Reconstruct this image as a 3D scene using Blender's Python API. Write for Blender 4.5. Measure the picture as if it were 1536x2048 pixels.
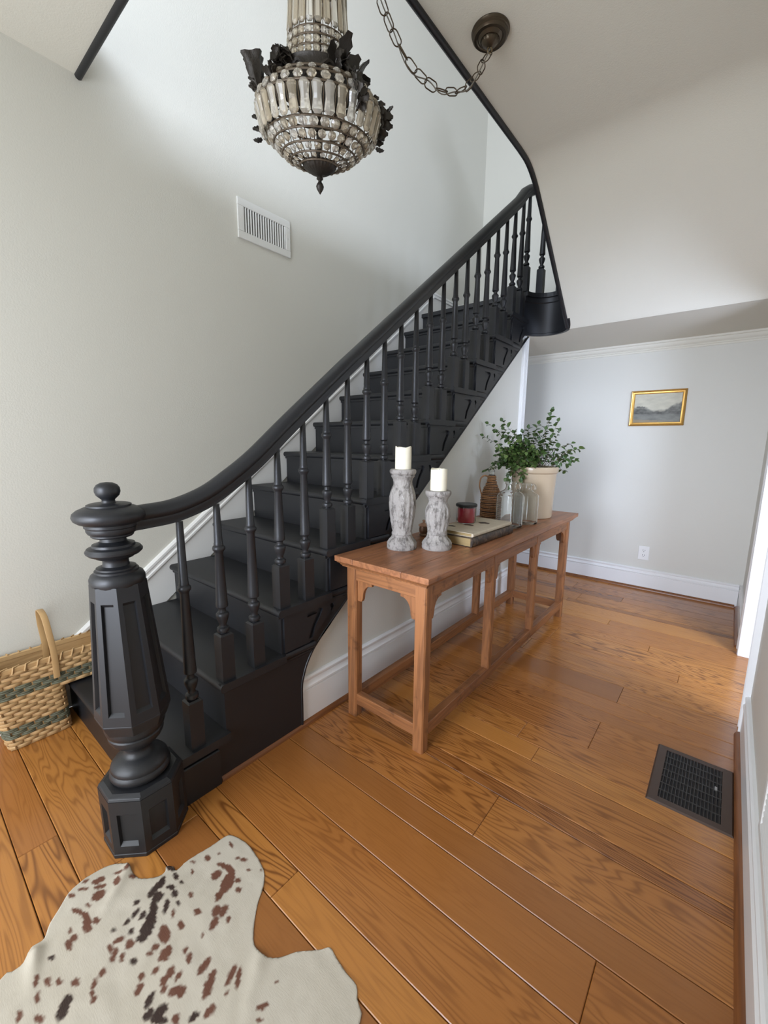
import bpy, bmesh, math, random
from mathutils import Vector, Matrix, noise, geometry
random.seed(7)
PI = math.pi
for o in list(bpy.data.objects):
    bpy.data.objects.remove(o)
scn = bpy.context.scene
COL = scn.collection

# ------------------------------------------------------------------ camera
EYE = Vector((0.0, 0.0, 1.3))
YAW, PITCH, ROLL, FPX = 0.6893, 0.1683, -0.0099, 835.45
fwd = Vector((-math.sin(YAW) * math.cos(PITCH), math.cos(YAW) * math.cos(PITCH), -math.sin(PITCH)))
rgt = Vector((math.cos(YAW), math.sin(YAW), 0))
dwn = fwd.cross(rgt)
r2 = rgt * math.cos(ROLL) + dwn * math.sin(ROLL)
d2 = dwn * math.cos(ROLL) - rgt * math.sin(ROLL)
cam = bpy.data.cameras.new('camera')
cam.sensor_fit = 'HORIZONTAL'; cam.sensor_width = 36.0
cam.lens = FPX / 1536 * 36.0
cam.clip_start = 0.02; cam.clip_end = 60
camo = bpy.data.objects.new('camera', cam); COL.objects.link(camo)
m3 = Matrix((r2, -d2, -fwd)).transposed()
camo.matrix_world = Matrix.Translation(EYE) @ m3.to_4x4()
scn.camera = camo

# ------------------------------------------------------------------ world, lights, exposure
scn.view_settings.view_transform = 'Standard'
scn.view_settings.look = 'None'
scn.view_settings.exposure = 0.15
scn.view_settings.gamma = 1.0
scn.view_settings.use_curve_mapping = False
world = bpy.data.worlds.new('daylight'); scn.world = world
world.use_nodes = True
bg = world.node_tree.nodes['Background']
bg.inputs['Color'].default_value = (0.80, 0.90, 1.0, 1)
bg.inputs['Strength'].default_value = 1.0

def area(name, loc, target, sx, sy, watts, color, spread=180):
    l = bpy.data.lights.new(name, 'AREA'); l.shape = 'RECTANGLE'
    l.size = sx; l.size_y = sy; l.energy = watts; l.color = color
    l.spread = math.radians(spread)
    o = bpy.data.objects.new(name, l); COL.objects.link(o)
    o.location = loc
    d = Vector(target) - Vector(loc)
    o.rotation_euler = d.to_track_quat('-Z', 'Z').to_euler()
    return o
# daylight through the entry door and sidelights behind the viewer
area('entry_daylight', (-1.30, -1.12, 1.25), (-1.30, 3.0, 1.15), 1.7, 2.1, 50, (0.91, 0.945, 1.0))
# sky light falling straight down the hall through the glass of the entry door
area('entry_door_glass', (-0.75, -1.10, 1.40), (-0.60, 4.3, 0.70), 0.8, 1.1, 11, (0.72, 0.80, 1.0), 60)
# daylight from the window of the room off to the right
area('side_room_daylight', (0.95, 2.10, 1.70), (-1.0, 4.3, 1.15), 0.9, 1.1, 105, (0.66, 0.765, 1.0))
# daylight through the upstairs windows, one on the right and one on the front
area('upper_side_window', (2.70, 0.05, 3.95), (-2.36, 1.7, 2.9), 0.9, 1.2, 185, (0.74, 0.83, 1.0))
area('upper_front_window', (-1.2, -1.1, 4.2), (-1.4, 4.5, 3.4), 1.2, 1.3, 50, (0.75, 0.84, 1.0))

# ------------------------------------------------------------------ helpers
ORG = {}
class MB:
    def __init__(s): s.v = []; s.f = []
    def add(s, vs, fs):
        b = len(s.v); s.v += [tuple(v) for v in vs]; s.f += [tuple(b + i for i in f) for f in fs]
        return s
    def box(s, x0, x1, y0, y1, z0, z1, c=0.0):
        if c <= 0:
            return s.add([(x0,y0,z0),(x1,y0,z0),(x1,y1,z0),(x0,y1,z0),(x0,y0,z1),(x1,y0,z1),(x1,y1,z1),(x0,y1,z1)],
                  [(3,2,1,0),(4,5,6,7),(0,1,5,4),(1,2,6,5),(2,3,7,6),(3,0,4,7)])
        # top chamfer
        return s.add([(x0,y0,z0),(x1,y0,z0),(x1,y1,z0),(x0,y1,z0),(x0,y0,z1-c),(x1,y0,z1-c),(x1,y1,z1-c),(x0,y1,z1-c),
                      (x0+c,y0+c,z1),(x1-c,y0+c,z1),(x1-c,y1-c,z1),(x0+c,y1-c,z1)],
                  [(3,2,1,0),(0,1,5,4),(1,2,6,5),(2,3,7,6),(3,0,4,7),(4,5,9,8),(5,6,10,9),(6,7,11,10),(7,4,8,11),(8,9,10,11)])
    def lathe(s, prof, n=24, c=(0,0,0), mod=None, axis=None):
        # prof: list of (r, z); mod(theta, r, z) -> r
        rings = []; b = len(s.v)
        for r, z in prof:
            if r < 1e-6:
                rings.append([len(s.v)]); s.v.append((c[0], c[1], c[2] + z))
            else:
                ring = []
                for k in range(n):
                    t = 2 * PI * k / n
                    rr = mod(t, r, z) if mod else r
                    ring.append(len(s.v)); s.v.append((c[0] + rr * math.cos(t), c[1] + rr * math.sin(t), c[2] + z))
                rings.append(ring)
        for a, bb in zip(rings, rings[1:]):
            if len(a) == 1 and len(bb) == 1: continue
            for k in range(n):
                k2 = (k + 1) % n
                if len(a) == 1: s.f.append((a[0], bb[k2], bb[k]))
                elif len(bb) == 1: s.f.append((a[k], a[k2], bb[0]))
                else: s.f.append((a[k], a[k2], bb[k2], bb[k]))
        if len(rings[0]) > 1: s.f.append(tuple(reversed(rings[0])))
        if len(rings[-1]) > 1: s.f.append(tuple(rings[-1]))
        return s
    def tube(s, pts, r, n=8, closed=False, flat=1.0, up=None):
        pts = [Vector(p) for p in pts]; m = len(pts); rings = []
        prev = None
        for i, p in enumerate(pts):
            if closed: t = pts[(i+1) % m] - pts[i-1]
            else: t = pts[min(i+1, m-1)] - pts[max(i-1, 0)]
            if t.length < 1e-9: t = Vector((0,0,1))
            t.normalize()
            if prev is None:
                ref = Vector(up) if up else (Vector((0,0,1)) if abs(t.z) < 0.9 else Vector((1,0,0)))
                a = t.cross(ref).normalized()
            else:
                a = prev - t * prev.dot(t)
                a = a.normalized() if a.length > 1e-6 else t.orthogonal().normalized()
            prev = a; bb = t.cross(a)
            rr = r[i] if isinstance(r, (list, tuple)) else r
            rings.append([len(s.v) + k for k in range(n)])
            for k in range(n):
                th = 2 * PI * k / n
                s.v.append(tuple(p + a * (rr * math.cos(th)) + bb * (rr * flat * math.sin(th))))
        rng = range(m) if closed else range(m - 1)
        for i in rng:
            A, B = rings[i], rings[(i+1) % m]
            for k in range(n):
                s.f.append((A[k], A[(k+1) % n], B[(k+1) % n], B[k]))
        if not closed:
            s.f.append(tuple(reversed(rings[0]))); s.f.append(tuple(rings[-1]))
        return s
    def prism(s, poly, f0, f1):
        # poly: list of 2-d points; f0/f1 map (u,v)->xyz for both caps
        n = len(poly); b = len(s.v)
        s.v += [tuple(f0(*p)) for p in poly] + [tuple(f1(*p)) for p in poly]
        s.f.append(tuple(b + i for i in reversed(range(n)))); s.f.append(tuple(b + n + i for i in range(n)))
        for i in range(n):
            j = (i + 1) % n
            s.f.append((b + i, b + j, b + n + j, b + n + i))
        return s
    def sweep(s, rings, closed_ring=True, caps=True):
        b = len(s.v); n = len(rings[0])
        for r in rings: s.v += [tuple(p) for p in r]
        for i in range(len(rings) - 1):
            for k in range(n if closed_ring else n - 1):
                k2 = (k + 1) % n
                s.f.append((b + i*n + k, b + i*n + k2, b + (i+1)*n + k2, b + (i+1)*n + k))
        if caps and closed_ring:
            s.f.append(tuple(b + k for k in reversed(range(n)))); s.f.append(tuple(b + (len(rings)-1)*n + k for k in range(n)))
        return s
    def mesh(s, name, mat, org=(0,0,0), smooth=None):
        me = bpy.data.meshes.new(name)
        ox, oy, oz = org
        me.from_pydata([(x-ox, y-oy, z-oz) for x, y, z in s.v], [], s.f)
        bm = bmesh.new(); bm.from_mesh(me)
        bmesh.ops.recalc_face_normals(bm, faces=bm.faces)
        bm.to_mesh(me); bm.free()
        if smooth:
            me.polygons.foreach_set('use_smooth', [True] * len(me.polygons))
            me.set_sharp_from_angle(angle=math.radians(smooth))
        if mat is not None: me.materials.append(mat)
        me.update()
        return me
    def build(s, name, mat, parent=None, loc=None, smooth=None, label=None, kind=None, local=False):
        """local=True: vertices are already relative to loc; else they are world and loc is the origin"""
        loc = Vector(loc) if loc is not None else (ORG[parent.name] if parent else Vector((0,0,0)))
        me = s.mesh(name, mat, (0,0,0) if local else loc, smooth)
        return put(me, name, parent, loc, label, kind)
def put(me, name, parent=None, loc=(0,0,0), label=None, kind=None, rot=None):
    o = bpy.data.objects.new(name, me); COL.objects.link(o)
    loc = Vector(loc); ORG[o.name] = loc
    if parent:
        o.parent = parent; o.location = loc - ORG[parent.name]
    else: o.location = loc
    if rot: o.rotation_euler = rot
    if label: o['label'] = label
    if kind: o['kind'] = kind
    return o
def thing(name, label, cat, loc=(0,0,0), group=None):
    o = bpy.data.objects.new(name, None); COL.objects.link(o)
    o.empty_display_size = 0.05
    o.location = loc; ORG[o.name] = Vector(loc)
    tag(o, label, cat, group); return o
def tag(o, label, cat, group=None):
    o['label'] = label; o['category'] = cat
    if group: o['group'] = group
    return o
def bevel(o, w, seg=2, ang=40):
    m = o.modifiers.new('soft_edges', 'BEVEL'); m.width = w; m.segments = seg
    m.limit_method = 'ANGLE'; m.angle_limit = math.radians(ang); return o
def catmull(pts, n=6, closed=False):
    pts = [Vector(p) for p in pts]; out = []; m = len(pts)
    for i in range(m if closed else m - 1):
        p0 = pts[(i-1) % m] if closed or i > 0 else pts[i]*2 - pts[i+1]
        p1 = pts[i]; p2 = pts[(i+1) % m]
        p3 = pts[(i+2) % m] if closed or i + 2 < m else p2*2 - p1
        for k in range(n):
            t = k / n
            out.append(0.5*((2*p1) + (p2-p0)*t + (2*p0-5*p1+4*p2-p3)*t*t + (3*p1-p0-3*p2+p3)*t**3))
    if not closed: out.append(pts[-1])
    return out
def interp(xs, ys, x):
    if x <= xs[0]: return ys[0]
    for a, b, c, d in zip(xs, xs[1:], ys, ys[1:]):
        if x <= b: return c + (d - c) * (x - a) / (b - a)
    return ys[-1]

# ------------------------------------------------------------------ materials
def mat(name, color=(0.5,0.5,0.5), rough=0.5, metal=0.0, spec=0.5, build=None):
    m = bpy.data.materials.new(name); m.use_nodes = True
    nt = m.node_tree; b = nt.nodes['Principled BSDF']
    b.inputs['Base Color'].default_value = (*color, 1)
    b.inputs['Roughness'].default_value = rough
    b.inputs['Metallic'].default_value = metal
    b.inputs['Specular IOR Level'].default_value = spec
    if build: build(nt, b)
    return m
def N(nt, t, **kw):
    n = nt.nodes.new(t)
    for k, v in kw.items():
        if k in n.inputs.keys(): n.inputs[k].default_value = v
        else: setattr(n, k, v)
    return n
def coords(nt, scale=(1,1,1), rand=None, rot=(0,0,0)):
    tc = N(nt, 'ShaderNodeTexCoord'); mp = N(nt, 'ShaderNodeMapping')
    mp.inputs['Scale'].default_value = scale; mp.inputs['Rotation'].default_value = rot
    if rand:
        oi = N(nt, 'ShaderNodeObjectInfo'); ml = N(nt, 'ShaderNodeVectorMath', operation='SCALE')
        ml.inputs[0].default_value = rand
        nt.links.new(oi.outputs['Random'], ml.inputs['Scale'])
        ad = N(nt, 'ShaderNodeVectorMath', operation='ADD')
        nt.links.new(tc.outputs['Object'], ad.inputs[0]); nt.links.new(ml.outputs[0], ad.inputs[1])
        nt.links.new(ad.outputs[0], mp.inputs['Vector'])
    else: nt.links.new(tc.outputs['Object'], mp.inputs['Vector'])
    return mp.outputs['Vector']
def noisen(nt, vec, scale, detail=2, rough=0.5, dist=0.0):
    n = N(nt, 'ShaderNodeTexNoise'); n.inputs['Scale'].default_value = scale; n.inputs['Detail'].default_value = detail
    n.inputs['Roughness'].default_value = rough; n.inputs['Distortion'].default_value = dist
    nt.links.new(vec, n.inputs['Vector']); return n.outputs['Fac']
def ramp(nt, fac, stops):
    r = N(nt, 'ShaderNodeValToRGB'); e = r.color_ramp.elements
    while len(e) < len(stops): e.new(0.5)
    for i, (p, c) in enumerate(stops):
        e[i].position = p; e[i].color = (*c, 1) if len(c) == 3 else c
    nt.links.new(fac, r.inputs['Fac']); return r.outputs['Color']
def mixc(nt, fac, a, b, mode='MIX'):
    m = N(nt, 'ShaderNodeMix', data_type='RGBA', blend_type=mode)
    for s, i in ((fac, 0), (a, 6), (b, 7)):
        if isinstance(s, (int, float)): m.inputs[i].default_value = s
        elif isinstance(s, tuple): m.inputs[i].default_value = (*s, 1)
        else: nt.links.new(s, m.inputs[i])
    return m.outputs[2]
def math_(nt, op, a, b=0.0):
    m = N(nt, 'ShaderNodeMath', operation=op)
    for s, i in ((a, 0), (b, 1)):
        if isinstance(s, (int, float)): m.inputs[i].default_value = s
        else: nt.links.new(s, m.inputs[i])
    return m.outputs[0]
def bump(nt, b, h, strength=0.2, dist=0.002):
    n = N(nt, 'ShaderNodeBump'); n.inputs['Strength'].default_value = strength; n.inputs['Distance'].default_value = dist
    nt.links.new(h, n.inputs['Height']); nt.links.new(n.outputs[0], b.inputs['Normal'])
def paint(name, color, rough, bscale=0, bstr=0.0, bdist=0.002, mottle=0.0):
    def f(nt, b):
        v = coords(nt)
        if bscale:
            bump(nt, b, noisen(nt, v, bscale, 3, 0.6), bstr, bdist)
        if mottle:
            c = mixc(nt, noisen(nt, v, 3, 3), tuple(x*(1-mottle) for x in color), tuple(min(1, x*(1+mottle)) for x in color))
            nt.links.new(c, b.inputs['Base Color'])
    return mat(name, color, rough, build=f)
M = {}
M['wall'] = paint('wall_paint', (0.655, 0.645, 0.585), 0.55, 150, 0.22, 0.003)
M['ceiling'] = paint('ceiling_paint', (0.72, 0.70, 0.615), 0.8, 190, 0.25, 0.003)
M['trim'] = paint('white_gloss_paint', (0.80, 0.80, 0.79), 0.32)
M['black'] = paint('black_satin_paint', (0.0125, 0.0132, 0.0155), 0.42, 60, 0.12, 0.001, 0.15)
M['blackmatte'] = paint('black_floor_paint', (0.0120, 0.0127, 0.0148), 0.46, 45, 0.15, 0.001, 0.2)
M['plate'] = paint('white_plastic', (0.80, 0.80, 0.78), 0.35)
M['dark'] = paint('shade_and_wick_black', (0.01, 0.01, 0.012), 0.8)  # flat black painting the shade in vent hollows and slots; also the wick
M['vent'] = paint('white_enamel', (0.74, 0.74, 0.71), 0.4)

def oak(nt, b):
    oi = N(nt, 'ShaderNodeObjectInfo')
    v = coords(nt, (0.75, 8.5, 3.0), (37.0, 91.0, 13.0))
    big = noisen(nt, v, 1.15, 2, 0.5, 0.25)
    ph = math_(nt, 'MULTIPLY', big, 150.0)
    sn = math_(nt, 'SINE', ph)
    s01 = math_(nt, 'ADD', math_(nt, 'MULTIPLY', sn, 0.5), 0.5)
    rings = math_(nt, 'POWER', s01, 3.0)
    v2 = coords(nt, (4.0, 170.0, 20.0), (11.0, 5.0, 7.0))
    pore = noisen(nt, v2, 1.0, 3, 0.65)
    v3 = coords(nt, (0.8, 2.2, 1.0), (3.0, 17.0, 5.0))
    blot = noisen(nt, v3, 2.2, 3)
    amt = math_(nt, 'MULTIPLY', math_(nt, 'POWER', math_(nt, 'FRACT', math_(nt, 'MULTIPLY', oi.outputs['Random'], 7.31)), 0.8), 0.80)
    base = ramp(nt, math_(nt, 'FRACT', math_(nt, 'MULTIPLY', oi.outputs['Random'], 3.77)),
                [(0.0, (0.205, 0.072, 0.021)), (0.18, (0.330, 0.120, 0.029)), (0.40, (0.420, 0.166, 0.038)), (0.7, (0.470, 0.200, 0.045)), (1.0, (0.350, 0.130, 0.032))])
    c = mixc(nt, math_(nt, 'MULTIPLY', blot, 0.55), base, (0.47, 0.198, 0.047))
    c = mixc(nt, math_(nt, 'MULTIPLY', rings, amt), c, (0.110, 0.031, 0.007))
    c = mixc(nt, ramp_fac(nt, pore, 0.50, 0.75, 0.35), c, (0.20, 0.072, 0.015))
    nt.links.new(c, b.inputs['Base Color'])
    bump(nt, b, math_(nt, 'ADD', math_(nt, 'MULTIPLY', rings, 0.4), pore), 0.05, 0.001)
def ramp_fac(nt, f, a, b, mx):
    m = N(nt, 'ShaderNodeMapRange')
    m.inputs['From Min'].default_value = a; m.inputs['From Max'].default_value = b; m.inputs['To Max'].default_value = mx
    nt.links.new(f, m.inputs['Value']); return m.outputs[0]
M['oak'] = mat('varnished_oak', (0.36, 0.15, 0.04), 0.23, build=oak)
M['groove'] = paint('dark_floor_joint', (0.05, 0.018, 0.006), 0.7)

def wood(name, c0, c1, c2, axis, rough=0.5, freq=1.0, wear=0.0):
    sc = {'x': (1.2, 14, 14), 'y': (14, 1.2, 14), 'z': (14, 14, 1.2)}[axis]
    sc2 = {'x': (6, 160, 160), 'y': (160, 6, 160), 'z': (160, 160, 6)}[axis]
    def f(nt, b):
        v = coords(nt, tuple(s*freq for s in sc), (13.0, 29.0, 7.0))
        n1 = noisen(nt, v, 1.0, 3, 0.55, 0.4)
        s = math_(nt, 'ADD', math_(nt, 'MULTIPLY', math_(nt, 'SINE', math_(nt, 'MULTIPLY', n1, 40.0)), 0.5), 0.5)
        c = mixc(nt, n1, c0, c1)
        c = mixc(nt, math_(nt, 'MULTIPLY', math_(nt, 'POWER', s, 2.0), 0.45), c, c2)
        p = noisen(nt, coords(nt, sc2, (3.0, 5.0, 9.0)), 1.0, 3, 0.6)
        c = mixc(nt, ramp_fac(nt, p, 0.5, 0.8, 0.5), c, c2)
        if wear:
            w = noisen(nt, coords(nt, (1,1,1), (5.0, 2.0, 8.0)), 9, 4, 0.65)
            c = mixc(nt, ramp_fac(nt, w, 0.58, 0.72, wear), c, tuple(x*0.35 for x in c2))
        nt.links.new(c, b.inputs['Base Color'])
        bump(nt, b, math_(nt, 'ADD', p, math_(nt, 'MULTIPLY', n1, 0.5)), 0.25, 0.0015)
    return mat(name, c0, rough, build=f)
for ax in 'xyz':
    M['pine_'+ax] = wood('old_stained_pine_'+ax, (0.370, 0.155, 0.056), (0.255, 0.102, 0.038), (0.105, 0.040, 0.016), ax, 0.45, 1.0, 0.7)
M['top'] = wood('table_top_pine', (0.400, 0.170, 0.075), (0.290, 0.118, 0.050), (0.125, 0.048, 0.021), 'y', 0.36, 0.8, 0.7)
M['shoe'] = wood('stained_shoe_moulding', (0.26, 0.095, 0.03), (0.19, 0.07, 0.022), (0.10, 0.035, 0.012), 'y', 0.35)

# ------------------------------------------------------------------ setting: floor, walls, ceilings
def struct(mb, name, m, smooth=None, parent=None):
    return mb.build(name, m, parent, smooth=smooth, kind='structure' if parent is None else None)
WL, WR, ZC, ZL, ZU = -2.36, 0.185, 2.84, 2.14, 5.3
YF, YB, YB2 = -1.2, 4.30, 4.50
XW, YW = -1.05, 0.757          # edges of the stair well
floor = struct(MB().box(WL, 2.0, YF, YB + 0.1, -0.08, -0.012), 'floor', M['groove'])
SEAMS = [-1.2, -1.0, -0.9, -0.72, -0.6, -0.39, -0.28, -0.1, 0.02, 0.13, 0.234, 0.42, 0.57, 0.672, 0.856, 1.016, 1.12, 1.332, 1.394, 1.58, 1.68, 1.808, 2.033, 2.132,
         2.25, 2.43, 2.50, 2.67, 2.77, 2.97, 3.07, 3.25, 3.35, 3.55, 3.62, 3.80, 3.93, 4.10, 4.20, YB]
JOINTS = {(1.12): [-0.525], (0.856): [-0.12], (1.68): [-0.60], (0.57): [-0.88], (2.25): [-0.31], (0.234): [-1.33], (2.50): [-0.9]}
rj = random.Random(3)
for y0, y1 in zip(SEAMS, SEAMS[1:]):
    xa = WL if (y1 < 0.60 or y0 > 3.3) else -1.47
    xb = 0.186 if (y0 < 2.3 or y0 > 3.3) else 1.8
    xs = [xa]
    if y0 in JOINTS: xs += JOINTS[y0]
    else:
        x = xa + rj.uniform(0.6, 1.9)
        while x < xb - 0.35: 
            xs.append(x); x += rj.uniform(1.1, 2.0)
    xs.append(xb)
    for a, b in zip(xs, xs[1:]):
        MB().box(a + 0.0006, b - 0.0006, y0 + 0.0011, y1 - 0.0011, -0.012, rj.uniform(-0.0004, 0.0004), 0.0019).build('plank', M['oak'], floor)

struct(MB().box(WL - 0.12, WL, YF, YB2, 0, ZU), 'wall_left', M['wall'])
struct(MB().box(WL, 0.30, YB, YB + 0.12, 0, ZL), 'wall_back', M['wall'])
struct(MB().box(WL, 0.30, YB2, YB2 + 0.1, ZL, ZU), 'wall_upper_back', M['wall'])
mb = MB().box(WR, 0.30, YF, 2.42, 0, ZC).box(WR, 0.30, 2.42, 3.30, 2.06, ZC).box(WR, 0.30, 3.30, YB2, 0, ZC)
struct(mb, 'wall_right', M['wall'])
mb = MB().box(WL, -2.2, YF - 0.1, YF, 0, ZU).box(-0.4, 0.30, YF - 0.1, YF, 0, 3.06).box(-0.4, 2.8, YF - 0.1, YF, 3.06, ZU).box(-2.2, -0.4, YF - 0.1, YF, 2.4, 3.4).box(-2.2, -0.4, YF - 0.1, YF, 5.0, ZU)
struct(mb, 'wall_front', M['wall'])
struct(MB().box(WL, 2.8, YF, YB2, ZU, ZU + 0.1), 'ceiling_upper', M['ceiling'])
struct(MB().box(0.187, 2.8, YF, 2.75, ZC + 0.02, 3.06), 'floor_upper', M['shoe'])
struct(MB().box(2.8, 2.9, YF, 2.85, ZC, ZU).box(0.30, 2.8, 2.75, 2.85, ZC, ZU).box(WR, 0.30, 2.75, YB2, ZC, ZU), 'wall_upper_right', M['wall'])
# the room through the opening on the right
struct(MB().box(0.30, 2.0, 1.9, 2.0, 0, 2.5).box(0.30, 2.0, 3.9, 4.0, 0, 2.5).box(1.9, 2.0, 2.0, 3.9, 0, 2.5).box(0.30, 2.0, 2.0, 3.9, 2.5, 2.6), 'wall_side', M['wall'])
# main ceiling: flat, then rounded into the sloping soffit of the upper flight, then the low ceiling at the back
under = [(YF, ZC), (2.38, ZC)] + [(p.x, p.y) for p in catmull([(2.38, ZC, 0), (2.50, 2.830, 0), (2.62, 2.780, 0), (2.75, 2.685, 0)], 5)[1:]] + [(3.405, ZL + 0.012), (3.425, ZL), (YB2, ZL)]
SOFF = under
ring = lambda x: [(x, y, z) for y, z in under]
over = [(YB2, 2.44), (3.42, 2.44), (3.42, 2.45), (2.75, 3.06), (YF, 3.06)]
poly = under + over
# the part right of the well, with the rounded landing edge left to the low ceiling slab
mb = MB(); pr = [p for p in under if p[0] <= 3.43] + [(3.43, 2.44), (2.75, 3.06), (YF, 3.06)]
mb.prism(pr, lambda y, z: (XW, y, z), lambda y, z: (0.186, y, z))
struct(mb, 'ceiling', M['ceiling'], 35)
AC, AR = (-1.2075, 3.35), 0.1675
arc = [(AC[0] + AR * math.cos(t), AC[1] + AR * math.sin(t)) for t in [PI * k / 16 for k in range(17)]]   # +x round to -x
plan = [(WL, 3.44)] + [(-1.40, 3.44)] + [p for p in reversed(arc) if p[1] > 3.44] + [(XW, 3.43), (0.186, 3.43), (0.186, YB2), (WL, YB2)]
mb = MB().prism(plan, lambda x, y: (x, y, ZL), lambda x, y: (x, y, 2.415))
struct(mb, 'ceiling_low', M['ceiling'])
struct(MB().box(WL, XW, YF, YW, ZC, 3.06), 'ceiling_front', M['ceiling'])

# wall under the stairs
def ylow(z): return interp([0.0, 0.2, 0.257, 0.311, 0.372, 0.446, 0.538, 2.095], [1.095, 1.100, 1.114, 1.139, 1.188, 1.280, 1.393, 3.42], z)
XS = -1.375                     # outer face of the black stringer
low = [(1.098, 0.0), (1.099, 0.10), (1.100, 0.2), (1.114, 0.257), (1.139, 0.311), (1.188, 0.372), (1.280, 0.446), (1.393, 0.534), (3.34, 2.027), (3.40, 2.075), (3.45, 2.12), (3.50, ZL)]
mb = MB().prism([(1.06, 0)] + [(y - 0.03, z + 0.03) for y, z in low[2:-1]] + [(3.46, ZL), (3.46, 0)], lambda y, z: (-1.47, y, z), lambda y, z: (-1.400, y, z))
struct(mb, 'wall_stair', M['wall'])
mb = MB().box(-1.50, -1.384, 3.432, 3.52, 0, ZL).box(-1.384, -1.376, 3.440, 3.452, 0, ZL).box(-1.384, -1.378, 3.495, 3.512, 0, ZL)
struct(mb, 'trim_1', M['trim'])

def base_profile(h):
    return [(0, 0), (0.016, 0), (0.016, h*0.70), (0.012, h*0.715), (0.012, h*0.73), (0.020, h*0.75), (0.020, h*0.79), (0.014, h*0.83), (0.013, h*0.90), (0.017, h*0.93), (0.017, h*0.97), (0.010, h), (0, h)]
def shoe_profile():
    return [(0, 0)] + [(0.019 * math.cos(t), 0.022 * math.sin(t)) for t in [PI/2*k/5 for k in range(6)]]
def run_y(name, x, y0, y1, h, m, side=1, prof=None, x_off=0):
    pr = prof or base_profile(h)
    return struct(MB().prism(pr, lambda u, v: (x + side*(u + x_off), y0, v), lambda u, v: (x + side*(u + x_off), y1, v)), name, m, 30)
def run_x(name, y, x0, x1, h, m, prof=None, off=0, z0=0):
    pr = prof or base_profile(h)
    return struct(MB().prism(pr, lambda u, v: (x0, y - u - off, z0 + v), lambda u, v: (x1, y - u - off, z0 + v)), name, m, 30)
run_y('baseboard_stair', -1.400, 1.04, 3.432, 0.232, M['trim'])
run_y('trim_2', -1.400, 0.70, 3.432, 0, M['shoe'], prof=shoe_profile(), x_off=0.016)
run_x('baseboard_back', YB, WL, 0.165, 0.19, M['trim'])
run_x('trim_3', YB, WL, 0.150, 0, M['shoe'], prof=shoe_profile(), off=0.016)
run_y('baseboard_right', WR, YF, 2.335, 0.20, M['trim'], side=-1)
run_y('trim_4', WR, YF, 2.335, 0, M['shoe'], side=-1, prof=shoe_profile(), x_off=0.016)
run_y('baseboard_side', WR, 3.415, YB - 0.016, 0.19, M['trim'], side=-1)
run_y('trim_10', WR, 3.415, YB - 0.036, 0, M['shoe'], side=-1, prof=shoe_profile(), x_off=0.016)
run_y('baseboard_left', WL, YF, 0.02, 0.19, M['trim'])
cr = [(0, 0), (0, -0.075), (0.008, -0.075), (0.010, -0.062), (0.016, -0.058), (0.016, -0.050), (0.024, -0.045), (0.034, -0.030), (0.036, -0.018), (0.044, -0.014), (0.046, 0)]
run_x('trim_5', YB, WL, WR, 0, M['ceiling'], prof=cr, z0=ZL)
# casings of the opening on the right
def casing(name, y0, y1, flip):
    mb = MB()
    pr = [(0, 0), (0.020, 0), (0.022, 0.008), (0.016, 0.014), (0.016, 0.080), (0.022, 0.088), (0.024, 0.105), (0, 0.105)]
    w = y1 - y0
    f = lambda u, v: (u, (y1 - v*w/0.105) if flip else (y0 + v*w/0.105))
    mb.prism(pr, lambda u, v: (WR - f(u, v)[0], f(u, v)[1], 0), lambda u, v: (WR - f(u, v)[0], f(u, v)[1], 2.14))
    return struct(mb, name, M['trim'])
casing('trim_6', 2.335, 2.425, True)
casing('trim_7', 3.295, 3.412, False)
struct(MB().box(WR - 0.018, 0.32, 2.420, 2.436, 0, 2.06).box(WR - 0.018, 0.32, 3.284, 3.300, 0, 2.06).box(WR - 0.018, 0.32, 2.436, 3.284, 2.045, 2.06).box(0.235, 0.25, 2.436, 2.448, 0, 2.045).box(0.235, 0.25, 3.272, 3.284, 0, 2.045), 'door_1', M['trim'])

# black bead round the edge of the stair well
edge = [(XW, y, z) for y, z in SOFF if YW <= y <= 3.42]
edge = [(XW, YW, ZC)] + edge
mb = MB().tube([(x - 0.006, y, z - 0.004) for x, y, z in edge], 0.0145, 8)
mb.tube([(WL, YW + 0.004, ZC - 0.003), (XW, YW + 0.004, ZC - 0.003)], 0.0145, 8)
struct(mb, 'trim_8', M['black'], 50)

# white skirt board and cap up the left wall, then level along the landing
zcap = lambda y: 0.80 + 0.770 * (y - 1.17)
yk = 3.56
top = [(0.20, zcap(0.20)), (yk, zcap(yk)), (YB2, zcap(yk))]
mb = MB().prism(top + [(YB2, 2.40), (yk, 2.40), (0.62, 0.16), (0.20, 0.0)], lambda y, z: (WL, y, z), lambda y, z: (WL + 0.014, y, z))
cp = [(0, 0), (0.024, 0.0), (0.024, 0.010), (0.016, 0.014), (0.015, 0.026), (0.021, 0.030), (0.021, 0.042), (0.012, 0.050), (0, 0.052)]
rings = [[(WL + u, y + (-v*0.61 if i < 1 else (-v*0.33 if i == 1 else 0)), z + (v*0.79 if i < 1 else v)) for u, v in cp] for i, (y, z) in enumerate(top)]
mb.sweep(rings)
struct(mb, 'trim_9', M['trim'], 30)
# level base along the landing's back wall
run_x('baseboard_upper', YB2, WL, 0.18, 0.22, M['trim'], z0=2.45)

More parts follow.
